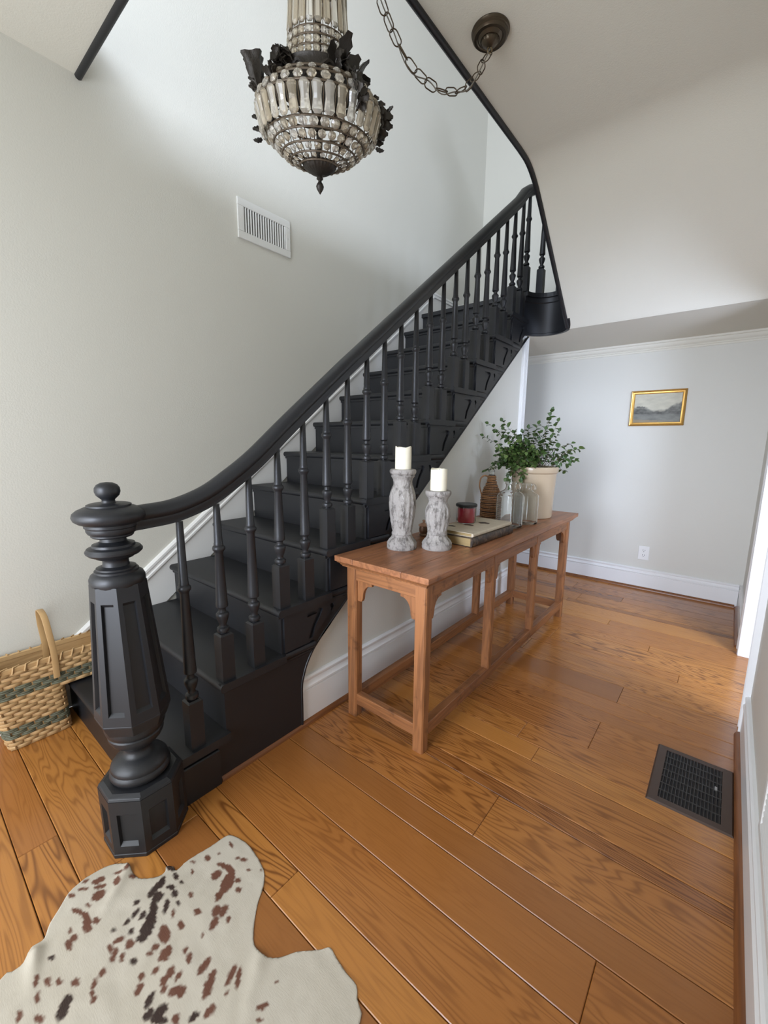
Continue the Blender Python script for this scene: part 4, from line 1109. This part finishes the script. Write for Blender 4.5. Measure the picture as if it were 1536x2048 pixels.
# lower dome and drop finial
MB().lathe([(0.0, 2.150), (0.014, 2.151), (0.030, 2.157), (0.046, 2.167), (0.057, 2.180), (0.060, 2.190), (0.0, 2.192)], 64, (CX, CY, 0), lambda t, r, z: r*(1 - 0.05*(0.5 + 0.5*math.cos(26*t))) if r > 0.02 else r).build('bottom_dome', M['bronze'], ch, smooth=30)
MB().lathe([(0.0, 2.090), (0.004, 2.096), (0.011, 2.108), (0.0135, 2.117), (0.010, 2.126), (0.006, 2.131), (0.006, 2.137), (0.011, 2.140), (0.011, 2.145), (0.007, 2.149), (0.007, 2.154), (0.0, 2.155)], 20, (CX, CY, 0)).build('drop_finial', M['bronze'], ch, smooth=45)
# cast leafwork: four arms round the collar, each a bunch of curled leaves, a flower and a hanging tail
rc = random.Random(8)
def leafblade(mb, p, d, up, L, W, curl):
    """curled acanthus leaf"""
    d = d.normalized(); s = d.cross(up).normalized(); u = s.cross(d)
    rows = []
    for i in range(7):
        f = i / 6; w = W * (0.28 + math.sin(PI * min(1, 0.10 + 0.85*f))) * (1 + 0.22*math.cos(f*18))
        q = p + d * (L * (math.sin(f*curl)/curl)) + u * (L * (1 - math.cos(f*curl))/curl)
        rows.append((q - s*w, q + u*0.004*(1 - f), q + s*w))
    b = []
    for off in (0.0, -0.003):
        b.append([[v + u*off for v in r] for r in rows])
    mb.sweep([[r0[0], r0[1], r0[2], r1[2], r1[1], r1[0]] for r0, r1 in zip(b[0], b[1])])
def ornament(a, flower=True, tail=0.16, horn=False):
    mb = MB(); out = Vector((math.cos(a), math.sin(a), 0)); ac = Vector((-math.sin(a), math.cos(a), 0)); Z = Vector((0, 0, 1))
    C = Vector((CX, CY, 2.4190)) + out*0.118
    # scrolled stem following the bowl downwards
    pts = []
    for i in range(9):
        z = 2.4340 - tail * i / 8; r = (rad(z) if z < 2.4075 else 0.125) + 0.010 + 0.006*math.sin(i*1.3)
        pts.append(Vector((CX, CY, z)) + out*r + ac*0.012*math.sin(i*0.9))
    mb.tube(pts, [0.011 - 0.0008*i for i in range(9)], 6)
    for i in range(1, 9):
        for sgn in (-1, 1):
            d = ac*sgn*0.8 + out*0.35 + Z*rc.uniform(-0.7, 0.4)
            leafblade(mb, pts[i], d, out, rc.uniform(0.024, 0.042), 0.010, rc.uniform(0.8, 1.8))
    for k in range(7):
        d = ac*rc.uniform(-1, 1) + out*rc.uniform(0.1, 0.8) + Z*rc.uniform(-0.2, 1.0)
        leafblade(mb, C + ac*rc.uniform(-0.02, 0.02) + Z*rc.uniform(-0.01, 0.02), d, out + Z*0.3, rc.uniform(0.035, 0.060), 0.014, rc.uniform(0.8, 2.0))
    for s_ in (-1, 1):
        g = [C + ac*(0.02*s_) , C + ac*(0.045*s_) + Z*0.012, C + ac*(0.066*s_) - Z*0.008 - out*0.012, C + ac*(0.060*s_) - Z*0.026 - out*0.01, C + ac*(0.045*s_) - Z*0.020]
        mb.tube(catmull(g, 4), 0.0065, 6)
    if flower:
        f0 = C + out*0.030 + Z*0.020
        for k in range(6):
            t = 2*PI*k/6; leafblade(mb, f0, ac*math.cos(t) + Z*math.sin(t) + out*0.25, out, 0.030, 0.013, 1.1)
        mb.tube([f0, f0 + out*0.012], [0.009, 0.006], 8)
    else:
        leafblade(mb, C + Z*0.015, Z + out*0.2, out, 0.085, 0.018, 0.7); leafblade(mb, C + ac*0.02 + Z*0.01, Z*0.8 + ac*0.6, out, 0.060, 0.016, 0.9); leafblade(mb, C - ac*0.02 + Z*0.01, Z*0.8 - ac*0.6, out, 0.060, 0.016, 0.9)
    mb.build('cast_ornament', M['bronze'], ch, smooth=45)
    # small leaf rosettes standing off the bowl lower down
    if tail > 0.14:
        m2 = MB(); q = Vector((CX, CY, 2.3569)) + out*(rad(2.3569) + 0.020)
        m2.tube([q - out*0.016, q + out*0.012], 0.005, 6)
        for k in range(5):
            t = 2*PI*k/5; leafblade(m2, q + out*0.010, ac*math.cos(t) + Z*math.sin(t) + out*0.35, out, 0.034, 0.009, 0.6)
        m2.build('leaf_rosette', M['bronze'], ch, smooth=45)
right = math.atan2(0.636, 0.772)          # the hall's right as seen from the entry
ornament(view + 0.62, flower=False, tail=0.13)
ornament(view - 0.85, flower=True, tail=0.05)
ornament(view + 1.52, flower=False, tail=0.15)
ornament(view - 2.15, flower=True, tail=0.12)
ornament(view + 2.7240, flower=True, tail=0.11)
# a bobeche horn at the far left
a = view - 1.50; out = Vector((math.cos(a), math.sin(a), 0)); Z = Vector((0, 0, 1))
hc = Vector((CX, CY, 2.3484)) + out*0.180
prof = [(0.0, 0.0), (0.006, 0.002), (0.011, 0.012), (0.010, 0.025), (0.014, 0.045), (0.022, 0.075), (0.027, 0.100), (0.026, 0.112), (0.034, 0.128), (0.026, 0.122), (0.0, 0.118)]
mb = MB().lathe(prof, 20, (0, 0, 0), lambda t, r, z: r*(1 + (0.22*math.cos(4*t) if z > 0.10 else 0.10*math.cos(7*t)) ))
rot = Matrix.Rotation(0.16, 3, Vector((-math.sin(a), math.cos(a), 0)))
mb.v = [tuple(hc + rot @ Vector(v)) for v in mb.v]
mb.tube(catmull([Vector((CX, CY, 2.4019)) + out*0.118, Vector((CX, CY, 2.4103)) + out*0.165, Vector((CX, CY, 2.3906)) + out*0.205, hc + Z*0.045], 5), 0.012, 7)
for i in range(5): leafblade(mb, hc + Z*(0.01 + 0.022*i), out*0.4 + Z*0.8, out, 0.05, 0.012, 0.8)
mb.build('candle_horn', M['bronze'], ch, smooth=45)
for aa, zz in ((view - 1.72, 2.2978), (view + 1.70, 2.3062)):
    o_ = Vector((math.cos(aa), math.sin(aa), 0)); mb = MB(); q = Vector((CX, CY, zz)) + o_*(rad(zz) + 0.006)
    for k in range(5): leafblade(mb, q + Z*(0.018*(k-2)), o_*0.6 + Z*(0.5 if k % 2 else -0.5), o_, 0.030, 0.012, 0.9)
    mb.build('leaf_spray', M['bronze'], ch, smooth=45)
# chain up to the hook in the upper ceiling
M['chain'] = mat('antique_brass_chain', (0.105, 0.078, 0.052), 0.38, 0.75)
def link_mesh(L, W, t):
    pts = []
    for k in range(20):
        a = 2*PI*k/20
        x = math.cos(a)*W/2; z = math.sin(a)*W/2 + (1 if math.sin(a) > 0 else -1)*(L - W)/2
        pts.append((x, 0, z))
    return MB().tube(pts, t, 6, closed=True).mesh('link', M['chain'], smooth=60)
def chain(owner, pts, L, W, t, roll=0.0):
    me = link_mesh(L, W, t)
    # walk the polyline at the link pitch
    pitch = L - 2.4*t; acc = [Vector(pts[0])]
    i = 0; cur = Vector(pts[0])
    while i < len(pts) - 1:
        nx = Vector(pts[i+1])
        if (nx - acc[-1]).length < pitch: i += 1; continue
        # find point at pitch along the segment
        d = nx - cur; lo, hi = 0.0, 1.0
        for _ in range(30):
            m_ = (lo + hi)/2
            if ((cur + d*m_) - acc[-1]).length < pitch: lo = m_
            else: hi = m_
        cur = cur + d*hi; acc.append(cur.copy())
    for k in range(len(acc) - 1):
        p, q = acc[k], acc[k+1]; t_ = (q - p).normalized()
        s = t_.cross(Vector((0.3, 0.2, 1)) if abs(t_.z) < 0.9 else Vector((1, 0, 0))).normalized()
        s.rotate(Matrix.Rotation(roll + (PI/2 if k % 2 else 0) + 0.45*math.sin(k*1.7), 3, t_)); n_ = s.cross(t_)
        o = bpy.data.objects.new('link', me); COL.objects.link(o); o.parent = owner
        o.matrix_local = Matrix.Translation((p + q)/2 - ORG[owner.name]) @ Matrix((s, -n_, t_)).transposed().to_4x4()
# the fixture hangs a little askew, its top towards the entry
ch.location.z = 2.136
ch.rotation_mode = 'AXIS_ANGLE'
ax_ = Vector((0, 0, 1)).cross(Vector((math.cos(view), math.sin(view), 0)))
TILT = math.radians(12)
ch.rotation_axis_angle = (TILT, ax_.x, ax_.y, ax_.z)
ch.scale = (1.0, 1.0, 0.87)
top_ = Vector((CX, CY, 2.136)) + Matrix.Rotation(TILT, 3, ax_) @ Vector((0, 0, 0.87*(2.829 - 2.09)))
# canopy on the lower ceiling and the swagged chain
KX, KY = -0.892, 1.690
can = thing('ceiling_canopy', 'round antique brass ceiling canopy holding the end of the swag chain', 'canopy', (KX, KY, ZC))
M['brass'] = mat('antique_brass', (0.085, 0.066, 0.045), 0.34, 0.8)
MB().lathe([(0.0, 0.0), (0.070, 0.0), (0.0715, -0.004), (0.069, -0.009), (0.0685, -0.012), (0.066, -0.014), (0.0655, -0.020), (0.062, -0.023), (0.0595, -0.026), (0.050, -0.027), (0.046, -0.024), (0.042, -0.027), (0.036, -0.032), (0.0, -0.034)], 48, (KX, KY, ZC)).build('canopy_plate', M['brass'], can, smooth=30)
MB().lathe([(0.034, -0.030), (0.033, -0.036), (0.026, -0.044), (0.014, -0.050), (0.008, -0.053), (0.0, -0.054)], 40, (KX, KY, ZC), lambda t, r, z: r*(1 - 0.07*(0.5 + 0.5*math.cos(18*t))) if r > 0.012 else r).build('fluted_boss', M['brass'], can, smooth=30)
MB().tube([(KX + 0.0085*math.cos(a)*0.772, KY + 0.0085*math.cos(a)*0.636, ZC - 0.062 + 0.0105*math.sin(a)) for a in [2*PI*k/16 for k in range(16)]], 0.0024, 6, closed=True).build('loop', mat('pale_brass', (0.42, 0.32, 0.18), 0.3, 0.9), can, smooth=60)
sw = thing('swag_chain', 'swagged antique brass chain with a cord looped between canopy and chandelier', 'chain', (KX, KY, ZC - 0.07))
A3 = Vector((KX, KY, 0)); B3 = Vector((CX, CY, 0)); Ls = (B3 - A3).length; uu = (B3 - A3)/Ls
def zcat(s): return 2.583 + 0.17*(math.cosh((s - 0.215)/0.17) - 1) + max(0, (0.10 - s))*0.55*(0.10 - s)/0.10
cat = [A3 + uu*s + Vector((0, 0, zcat(s))) for s in [i*Ls*0.985/160 for i in range(161)]]
z_top = zcat(0)
cat = [Vector((KX, KY, ZC - 0.071)) + (A3 + Vector((0,0,z_top)) - Vector((KX, KY, ZC - 0.071)))*(i/3) for i in range(3)] + cat[1:]
MB().tube([top_, (top_.x, top_.y, ZU - 0.01)], 0.005, 8).build('hanging_rod', M['bronze'], sw)
MB().lathe([(0.0, ZU - 0.05), (0.05, ZU - 0.04), (0.06, ZU), (0.0, ZU)], 20, (top_.x, top_.y, 0)).build('ceiling_hook', M['bronze'], sw)
chain(sw, cat, 0.050, 0.030, 0.0021)
cordp = [p + Vector((0.006*math.sin(i*0.13), 0.006*math.cos(i*0.17), -0.004 + 0.010*math.sin(i*0.21))) for i, p in enumerate(cat)]
MB().tube(cordp[::3], 0.0022, 6).build('cord', mat('grey_cord', (0.20, 0.18, 0.15), 0.6), sw, smooth=60)

# ------------------------------------------------------------------ stair basket
bk = thing('stair_basket', 'woven stair basket with green bands and a loop handle at the foot of the stairs', 'basket', (-2.26, 0.42, 0))
def flare(mb):
    # the near end leans outwards towards the rim
    mb.v = [(x, y - 0.062*max(0.0, (z - 0.01)/BZ)*max(0.0, min(1.0, (0.50 - y)/0.28)), z) for x, y, z in mb.v]; return mb
M['reed'] = wood('tan_reed', (0.66, 0.45, 0.225), (0.53, 0.335, 0.150), (0.34, 0.19, 0.08), 'y', 0.55, 1.0)
M['green_reed'] = wood('green_reed', (0.175, 0.180, 0.120), (0.130, 0.145, 0.100), (0.07, 0.075, 0.05), 'y', 0.6, 1.0)
BX0, BX1 = -2.345, -2.180; BY0, BYN, BY1 = 0.205, 0.430, 0.665; BN, BZ = 0.212, 0.362
path = []       # outline in plan is a rounded rectangle; lower part ends at BYN below the notch
def outline(yend, off, n=64):
    x0, x1, y0, y1 = BX0 + off, BX1 - off, BY0 + off, yend - off
    r = 0.025; pts = []
    for cx_, cy_, a0 in ((x1 - r, y0 + r, -PI/2), (x1 - r, y1 - r, 0), (x0 + r, y1 - r, PI/2), (x0 + r, y0 + r, PI)):
        for k in range(6):
            a = a0 + PI/2*k/5; pts.append((cx_ + r*math.cos(a), cy_ + r*math.sin(a)))
    # resample
    seg = []; tot = 0
    for p, q in zip(pts, pts[1:] + pts[:1]):
        l = math.hypot(q[0]-p[0], q[1]-p[1]); seg.append((p, q, tot, l)); tot += l
    out = []
    for i in range(n):
        s = tot*i/n
        for p, q, t0, l in seg:
            if s <= t0 + l + 1e-9:
                f = (s - t0)/l if l else 0; out.append(Vector((p[0] + (q[0]-p[0])*f, p[1] + (q[1]-p[1])*f, 0))); break
    return out, tot
tan, grn = MB(), MB()
def weave_row(z, h, yend, mb, strands=1, phase=0, pitch=0.026):
    _, tot = outline(yend, 0.0); n = int(round(tot/pitch/2))*2
    o, _ = outline(yend, 0.004, n); oi, _ = outline(yend, 0.006, n)
    taper = 0.010*(1 - z/BZ)
    for i in range(n):
        p, q = o[i], o[(i+1) % n]
        d = (q - p); L = d.length; d.normalize(); nrm = Vector((d.y, -d.x, 0))
        over = (i + phase) % 2 == 0
        if not over: continue
        # a strand bulging over its stake: spans from stake to stake
        for sidx in range(strands):
            hh = h/strands; zc = z + hh*(sidx + 0.5)
            P0 = p - d*L*0.42 ; P1 = q + d*L*0.42
            rows = []
            for f, b in ((0, -0.003), (0.25, 0.0030), (0.5, 0.0052), (0.75, 0.0030), (1, -0.003)):
                c_ = P0.lerp(P1, f) + nrm*b; 
                e = hh*0.47
                rows.append([(c_.x, c_.y, zc - e), (c_.x + nrm.x*0.0022, c_.y + nrm.y*0.0022, zc - e*0.4), (c_.x + nrm.x*0.0022, c_.y + nrm.y*0.0022, zc + e*0.4), (c_.x, c_.y, zc + e), (c_.x - nrm.x*0.003, c_.y - nrm.y*0.003, zc)])
            mb.sweep(rows)
rows = 21; hrow = (BZ - 0.018 - 0.004)/rows
for r in range(rows):
    z = 0.004 + r*hrow
    yend = BYN if z + hrow <= BN + 0.004 else BY1
    g = r in (3, 4, 5) or r in (14, 15, 16)
    weave_row(z, hrow, yend, grn if g else tan, 2 if g else 1, r)
flare(tan).build('weave', M['reed'], bk, kind='stuff', smooth=50)
flare(grn).build('green_weave', M['green_reed'], bk, kind='stuff', smooth=50, label='dark green woven bands')
# lining: thin walls of flat stakes behind the weave
mb = MB()
for z0, z1, ye in ((0.0, BN, BYN), (BN, BZ - 0.01, BY1)):
    o, _ = outline(ye, 0.0065, 48); oi, _ = outline(ye, 0.010, 48)
    for i in range(48):
        j = (i+1) % 48
        mb.add([(o[i].x, o[i].y, z0), (o[j].x, o[j].y, z0), (o[j].x, o[j].y, z1), (o[i].x, o[i].y, z1), (oi[i].x, oi[i].y, z0), (oi[j].x, oi[j].y, z0), (oi[j].x, oi[j].y, z1), (oi[i].x, oi[i].y, z1)],
               [(0,1,2,3),(7,6,5,4),(3,2,6,7),(0,4,5,1)])
mb.box(BX0 + 0.008, BX1 - 0.008, BY0 + 0.008, BYN - 0.008, 0.001, 0.006); mb.box(BX0 + 0.008, BX1 - 0.008, BYN - 0.014, BY1 - 0.008, BN, BN + 0.005)
flare(mb).build('stakes', M['reed'], bk)
oo, _ = outline(BY1, 0.000, 72); oi, _ = outline(BY1, 0.012, 72)
rim_ = MB().sweep([[(a.x, a.y, BZ - 0.020), (a.x, a.y, BZ - 0.002), (a.x*0.5 + b.x*0.5, a.y*0.5 + b.y*0.5, BZ + 0.002), (b.x, b.y, BZ - 0.002), (b.x, b.y, BZ - 0.020)] for a, b in zip(oo + oo[:1], oi + oi[:1])], caps=False); flare(rim_).build('rim', M['reed'], bk, smooth=50)
mb = MB()
for i in range(0, 72, 2):
    a, b = oo[i], oi[(i+1) % 72]; a2 = oo[(i+1) % 72]
    d = (a2 - a).normalized(); nrm = Vector((d.y, -d.x, 0))
    mb.tube([a + nrm*0.003 + Vector((0,0,BZ - 0.024)), a + nrm*0.004 + d*0.004 + Vector((0,0,BZ - 0.008)), a + d*0.008 + Vector((0,0,BZ + 0.004)), b + d*0.006 + Vector((0,0,BZ + 0.003))], 0.0028, 5)
flare(mb).build('rim_lashing', M['reed'], bk, kind='stuff', smooth=60)
hy = 0.392
hp = catmull([(BX1 + 0.006, hy, BZ - 0.10), (BX1 + 0.004, hy, BZ + 0.01), (BX1 - 0.004, hy - 0.006, BZ + 0.10), (BX1 - 0.030, hy - 0.010, BZ + 0.170), (BX1 - 0.080, hy - 0.012, BZ + 0.190), (BX0 + 0.035, hy - 0.010, BZ + 0.172), (BX0 + 0.012, hy - 0.006, BZ + 0.10), (BX0 + 0.012, hy, BZ + 0.01), (BX0 + 0.014, hy, BZ - 0.08)], 6)
rings = []
for i, p in enumerate(hp):
    t_ = (hp[min(i+1, len(hp)-1)] - hp[max(i-1, 0)]).normalized(); s_ = Vector((0, 1, 0)); n_ = s_.cross(t_).normalized()
    rings.append([p + s_*u*0.0115 + n_*v*0.0025 for u, v in ((-1, -0.6), (-0.8, -1), (0.8, -1), (1, -0.6), (1, 0.6), (0.8, 1), (-0.8, 1), (-1, 0.6))])
MB().sweep(rings).build('handle', mat('pale_ash_handle', (0.52, 0.33, 0.15), 0.45), bk, smooth=40)

# ------------------------------------------------------------------ cowhide rug
OUT= [(-1.2231, 0.0374), (-1.2222, 0.0601), (-1.2235, 0.0816), (-1.2488, 0.1009), (-1.2489, 0.1134), (-1.2492, 0.1289), (-1.2781, 0.1456), (-1.3057, 0.1737), (-1.3354, 0.2039), (-1.3461, 0.24), (-1.346, 0.2589), (-1.3386, 0.299), (-1.3198, 0.3267), (-1.2907, 0.3442), (-1.2507, 0.3438), (-1.2152, 0.3546), (-1.1861, 0.3885), (-1.1853, 0.4083), (-1.1984, 0.4169), (-1.1821, 0.4305), (-1.1621, 0.4327), (-1.1663, 0.4689), (-1.1554, 0.5361), (-1.1526, 0.5774), (-1.1436, 0.5988), (-1.1067, 0.6127), (-1.0579, 0.6182), (-0.9918, 0.6106), (-0.9521, 0.5995), (-0.9203, 0.5749), (-0.8966, 0.5421), (-0.8708, 0.5145), (-0.8386, 0.4878), (-0.8153, 0.4748), (-0.7883, 0.473), (-0.7626, 0.481), (-0.7382, 0.5048), (-0.7176, 0.5357), (-0.6904, 0.562), (-0.6728, 0.5802), (-0.6584, 0.5971), (-0.6301, 0.592), (-0.5896, 0.5867), (-0.5545, 0.5851), (-0.5335, 0.5671), (-0.502, 0.5416)]
SPOTS= [[-1281,337,-5,10,8,1,0],[-1288,315,8,10,7,-1,0],[-1243,339,8,7,7,-3,0],[-1262,304,-9,10,12,4,0],[-1336,244,1,8,8,0,0],[-1308,270,5,16,12,0,0],[-1315,232,8,10,6,-1,0],[-1285,267,9,14,7,-1,0],[-1260,255,0,18,17,1,0],[-1318,205,9,7,7,-2,0],[-1253,228,6,5,7,-2,0],[-1254,205,22,10,6,-4,0],[-1212,213,26,-4,-7,-8,0],[-1192,229,-1,7,12,2,0],[-1190,208,5,10,14,-1,0],[-1218,177,8,-2,-4,-3,0],[-1190,179,2,8,11,1,0],[-1181,165,16,-2,-6,-6,0],[-1182,130,6,5,6,-1,1],[-1182,423,18,7,5,-5,1],[-1146,422,15,-1,-1,-6,1],[-1114,424,5,4,6,-3,1],[-1124,398,10,8,8,-4,1],[-1097,398,8,6,11,-5,1],[-1159,388,-13,12,9,4,1],[-1156,368,-7,18,11,2,1],[-1149,354,-4,11,10,2,1],[-1125,363,-1,14,16,1,1],[-1105,342,-23,14,10,6,1],[-1156,318,-1,9,8,1,1],[-1129,306,-5,12,7,2,1],[-1109,315,-7,10,7,2,1],[-1125,283,-2,8,7,1,1],[-1081,326,-17,16,15,7,1],[-1064,310,-11,17,18,6,1],[-1053,293,7,12,12,-1,1],[-1082,367,-17,13,7,4,1],[-1064,392,6,5,6,-3,1],[-1049,371,-10,6,5,3,0],[-1058,426,6,5,8,-4,0],[-1002,416,-2,8,11,2,0],[-1121,460,4,3,9,-5,0],[-1149,476,6,5,5,-2,0],[-1126,511,8,6,10,-6,0],[-1056,503,0,15,14,0,0],[-1063,531,23,10,5,-6,0],[-1038,537,21,-2,-3,-10,0],[-1011,513,-14,28,18,5,0],[-996,481,-7,19,11,2,0],[-992,536,4,8,8,-2,0],[-967,522,4,8,7,-2,0],[-1034,581,8,7,6,-4,0],[-994,574,6,5,3,-2,0],[-1053,571,5,4,4,-2,0],[-1107,582,15,-2,-1,-5,0],[-1111,541,4,3,4,-2,0],[-965,598,3,2,3,-2,0],[-964,452,-6,12,12,4,0],[-949,465,-7,15,10,3,0],[-941,432,-7,16,10,3,0],[-919,462,-4,8,7,2,0],[-938,399,-5,6,3,1,0],[-1017,335,22,-9,-12,-10,0],[-1005,372,13,-4,-6,-7,0],[-1091,280,0,7,9,1,1],[-1130,251,5,4,5,-2,1],[-1095,252,3,13,9,0,0],[-1092,231,-8,6,9,4,0],[-1072,236,-6,8,9,3,0],[-1062,227,-5,7,7,3,0],[-1063,267,-3,10,12,3,0],[-1047,244,-9,5,7,4,0],[-1015,259,7,6,7,-3,1],[-1002,292,0,7,7,1,0],[-1004,307,0,8,9,1,0],[-972,319,-4,16,14,3,0],[-966,310,11,9,8,-4,0],[-938,353,-5,6,6,3,0],[-914,351,-10,9,7,4,0],[-871,368,-6,20,9,2,0],[-1050,201,-5,9,8,3,0],[-1041,181,-8,8,8,3,0],[-1023,172,8,-2,-4,-4,0],[-1007,171,-2,6,7,2,0],[-1077,153,5,8,11,0,0],[-1110,128,8,6,7,-2,0],[-1128,111,13,-1,-5,-6,0],[-1151,93,-13,5,6,4,0],[-1112,88,-12,5,6,4,0],[-1053,132,-2,9,14,3,1],[-1041,120,-14,13,13,6,1],[-1104,53,-12,4,6,4,0],[-1062,81,9,7,9,-2,0],[-954,287,-2,9,8,2,0],[-968,260,-2,8,8,2,0],[-947,246,-6,11,8,3,0],[-922,309,-6,11,10,3,0],[-918,290,-6,9,9,4,0],[-899,318,-5,10,6,2,0],[-902,285,-4,8,7,2,0],[-876,301,7,15,11,-1,0],[-863,309,-2,11,9,2,0],[-827,357,-16,22,10,5,0],[-838,373,-7,10,8,4,0],[-803,402,-10,20,8,3,0],[-785,411,-16,15,6,4,0],[-907,254,-9,12,8,4,1],[-867,263,-2,14,13,4,1],[-882,242,-2,11,10,3,1],[-856,253,17,14,8,-3,1],[-826,278,-6,7,9,4,0],[-800,305,1,12,8,1,1],[-780,335,-1,15,9,2,0],[-694,417,6,13,7,0,0],[-679,399,7,6,4,-2,0],[-704,466,6,5,2,-2,0],[-780,375,-2,6,3,1,0]]
rest = [(-0.515, 0.44), (-0.545, 0.30), (-0.62, 0.16), (-0.60, 0.02), (-0.55, -0.12), (-0.58, -0.30), (-0.72, -0.42), (-0.80, -0.36), (-0.92, -0.40), (-1.08, -0.36), (-1.16, -0.22), (-1.13, -0.08)]
ol = catmull([(x, y, 0) for x, y in OUT + rest], 3, closed=True)
rug = None
ov = [Vector((p.x, p.y)) for p in ol]
minx, maxx = min(p.x for p in ov), max(p.x for p in ov); miny, maxy = min(p.y for p in ov), max(p.y for p in ov)
st = 0.0052; inner = []
def inside(x, y):
    c = False; j = len(ov) - 1
    for i in range(len(ov)):
        a, b = ov[i], ov[j]
        if (a.y > y) != (b.y > y) and x < (b.x - a.x)*(y - a.y)/(b.y - a.y) + a.x: c = not c
        j = i
    return c
yy = miny; row = 0
while yy < maxy:
    xx = minx + (st/2 if row % 2 else 0)
    while xx < maxx:
        if (yy > 0.0 or (row % 3 == 0 and int(xx/st) % 3 == 0)) and inside(xx, yy): inner.append(Vector((xx, yy)))
        xx += st
    yy += st*0.866; row += 1
verts = ov + inner
n0 = len(ov)
tv, te, tf, *_ = geometry.delaunay_2d_cdt(verts, [(i, (i+1) % n0) for i in range(n0)], [], 1, 1e-6)
def hz(x, y, ed):
    z = 0.0035 + 0.0022*noise.noise(Vector((x*9, y*9, 0.3))) + 0.0012*noise.noise(Vector((x*30, y*30, 4)))
    # folds running in from the neck and from the left edge
    for (ax, ay, bx, by, w, h) in ((-1.285, 0.345, -1.215, 0.265, 0.016, 0.012), (-1.225, 0.105, -1.150, 0.085, 0.016, 0.012), (-0.80, 0.50, -0.73, 0.40, 0.02, 0.008)):
        d = Vector((bx - ax, by - ay)); L2 = d.length_squared; t = max(0, min(1, ((x - ax)*d.x + (y - ay)*d.y)/L2))
        q = math.hypot(x - ax - d.x*t, y - ay - d.y*t); z += h*(1 - t*0.8)*math.exp(-(q/w)**2)
    return max(0.0016, z) if not ed else 0.0022 + max(0.0, z - 0.0035)*0.9
vs = [(p.x, p.y, hz(p.x, p.y, i < n0)) for i, p in enumerate(tv)]
mb = MB().add(vs, [tuple(f) for f in tf])
def hide(nt, b):
    at = N(nt, 'ShaderNodeAttribute'); at.attribute_name = 'coat'
    v = coords(nt, (60, 420, 1), rot=(0, 0, 0.9)); n = noisen(nt, v, 1.0, 4, 0.7)
    v2 = coords(nt); n2 = noisen(nt, v2, 7, 4)
    pale = mixc(nt, n2, (0.465, 0.415, 0.325), (0.58, 0.535, 0.455))
    sep = N(nt, 'ShaderNodeSeparateColor'); nt.links.new(at.outputs['Color'], sep.inputs[0])
    k = ramp_fac(nt, sep.outputs[0], 0.0, 1.0, 1.0)
    dark = mixc(nt, sep.outputs[1], (0.130, 0.050, 0.028), (0.030, 0.014, 0.009))
    c = mixc(nt, k, pale, dark)
    c = mixc(nt, ramp_fac(nt, n, 0.55, 0.8, 0.28), c, (0.30, 0.22, 0.14))
    nt.links.new(c, b.inputs['Base Color'])
    bump(nt, b, n, 0.25, 0.002)
M['hide'] = mat('spotted_cowhide', (0.7, 0.65, 0.55), 0.65, build=hide)
rug = mb.build('cowhide_rug', M['hide'], None, loc=(-0.95, 0.2, 0), smooth=80)
tag(rug, 'white cowhide rug speckled with brown and black spots on the floor', 'rug')
ca = rug.data.color_attributes.new('coat', 'FLOAT_COLOR', 'POINT')
sp_ = []
for cx_, cy_, ax, ay, bx, by, c_ in SPOTS:
    ax, ay, bx, by, cx_, cy_ = ax/1000, ay/1000, bx/1000, by/1000, cx_/1000, cy_/1000
    det = ax*by - ay*bx
    if abs(det) < 1e-8: continue
    sp_.append((cx_, cy_, by/det, -bx/det, -ay/det, ax/det, c_, math.sqrt(abs(det)), max(math.hypot(ax, ay), math.hypot(bx, by))))
rr_ = random.Random(2)
for _ in range(70):
    x, y = rr_.uniform(-1.15, -0.6), rr_.uniform(-0.38, -0.02); L, W = rr_.uniform(.01, .024), rr_.uniform(.006, .012); t = rr_.uniform(0.8, 1.5)
    ax, ay, bx, by = L*math.cos(t), L*math.sin(t), -W*math.sin(t), W*math.cos(t); det = ax*by - ay*bx
    sp_.append((x, y, by/det, -bx/det, -ay/det, ax/det, rr_.random() < .3, math.sqrt(abs(det)), L))
buf = []
for p in tv:
    x, y = p.x, p.y; best = 0.0; bc_ = 0
    jx = 0.0035*noise.noise(Vector((x*110, y*110, 1))); jy = 0.0035*noise.noise(Vector((x*110, y*110, 9)))
    for cx_, cy_, m00, m01, m10, m11, c_, sz, mx in sp_:
        dx, dy = x + jx - cx_, y + jy - cy_
        if abs(dx) > mx*1.4 or abs(dy) > mx*1.4: continue
        u = m00*dx + m01*dy; v = m10*dx + m11*dy
        k = max(0.0, min(1.0, (1.0 - math.sqrt(u*u + v*v)) * sz/0.0026 + 0.5))
        if k > best: best = k; bc_ = c_
    buf += [best, float(bc_), 0.0, 1.0]
ca.data.foreach_set('color', buf)
m_ = rug.modifiers.new('thickness', 'SOLIDIFY'); m_.thickness = 0.0016; m_.offset = -1
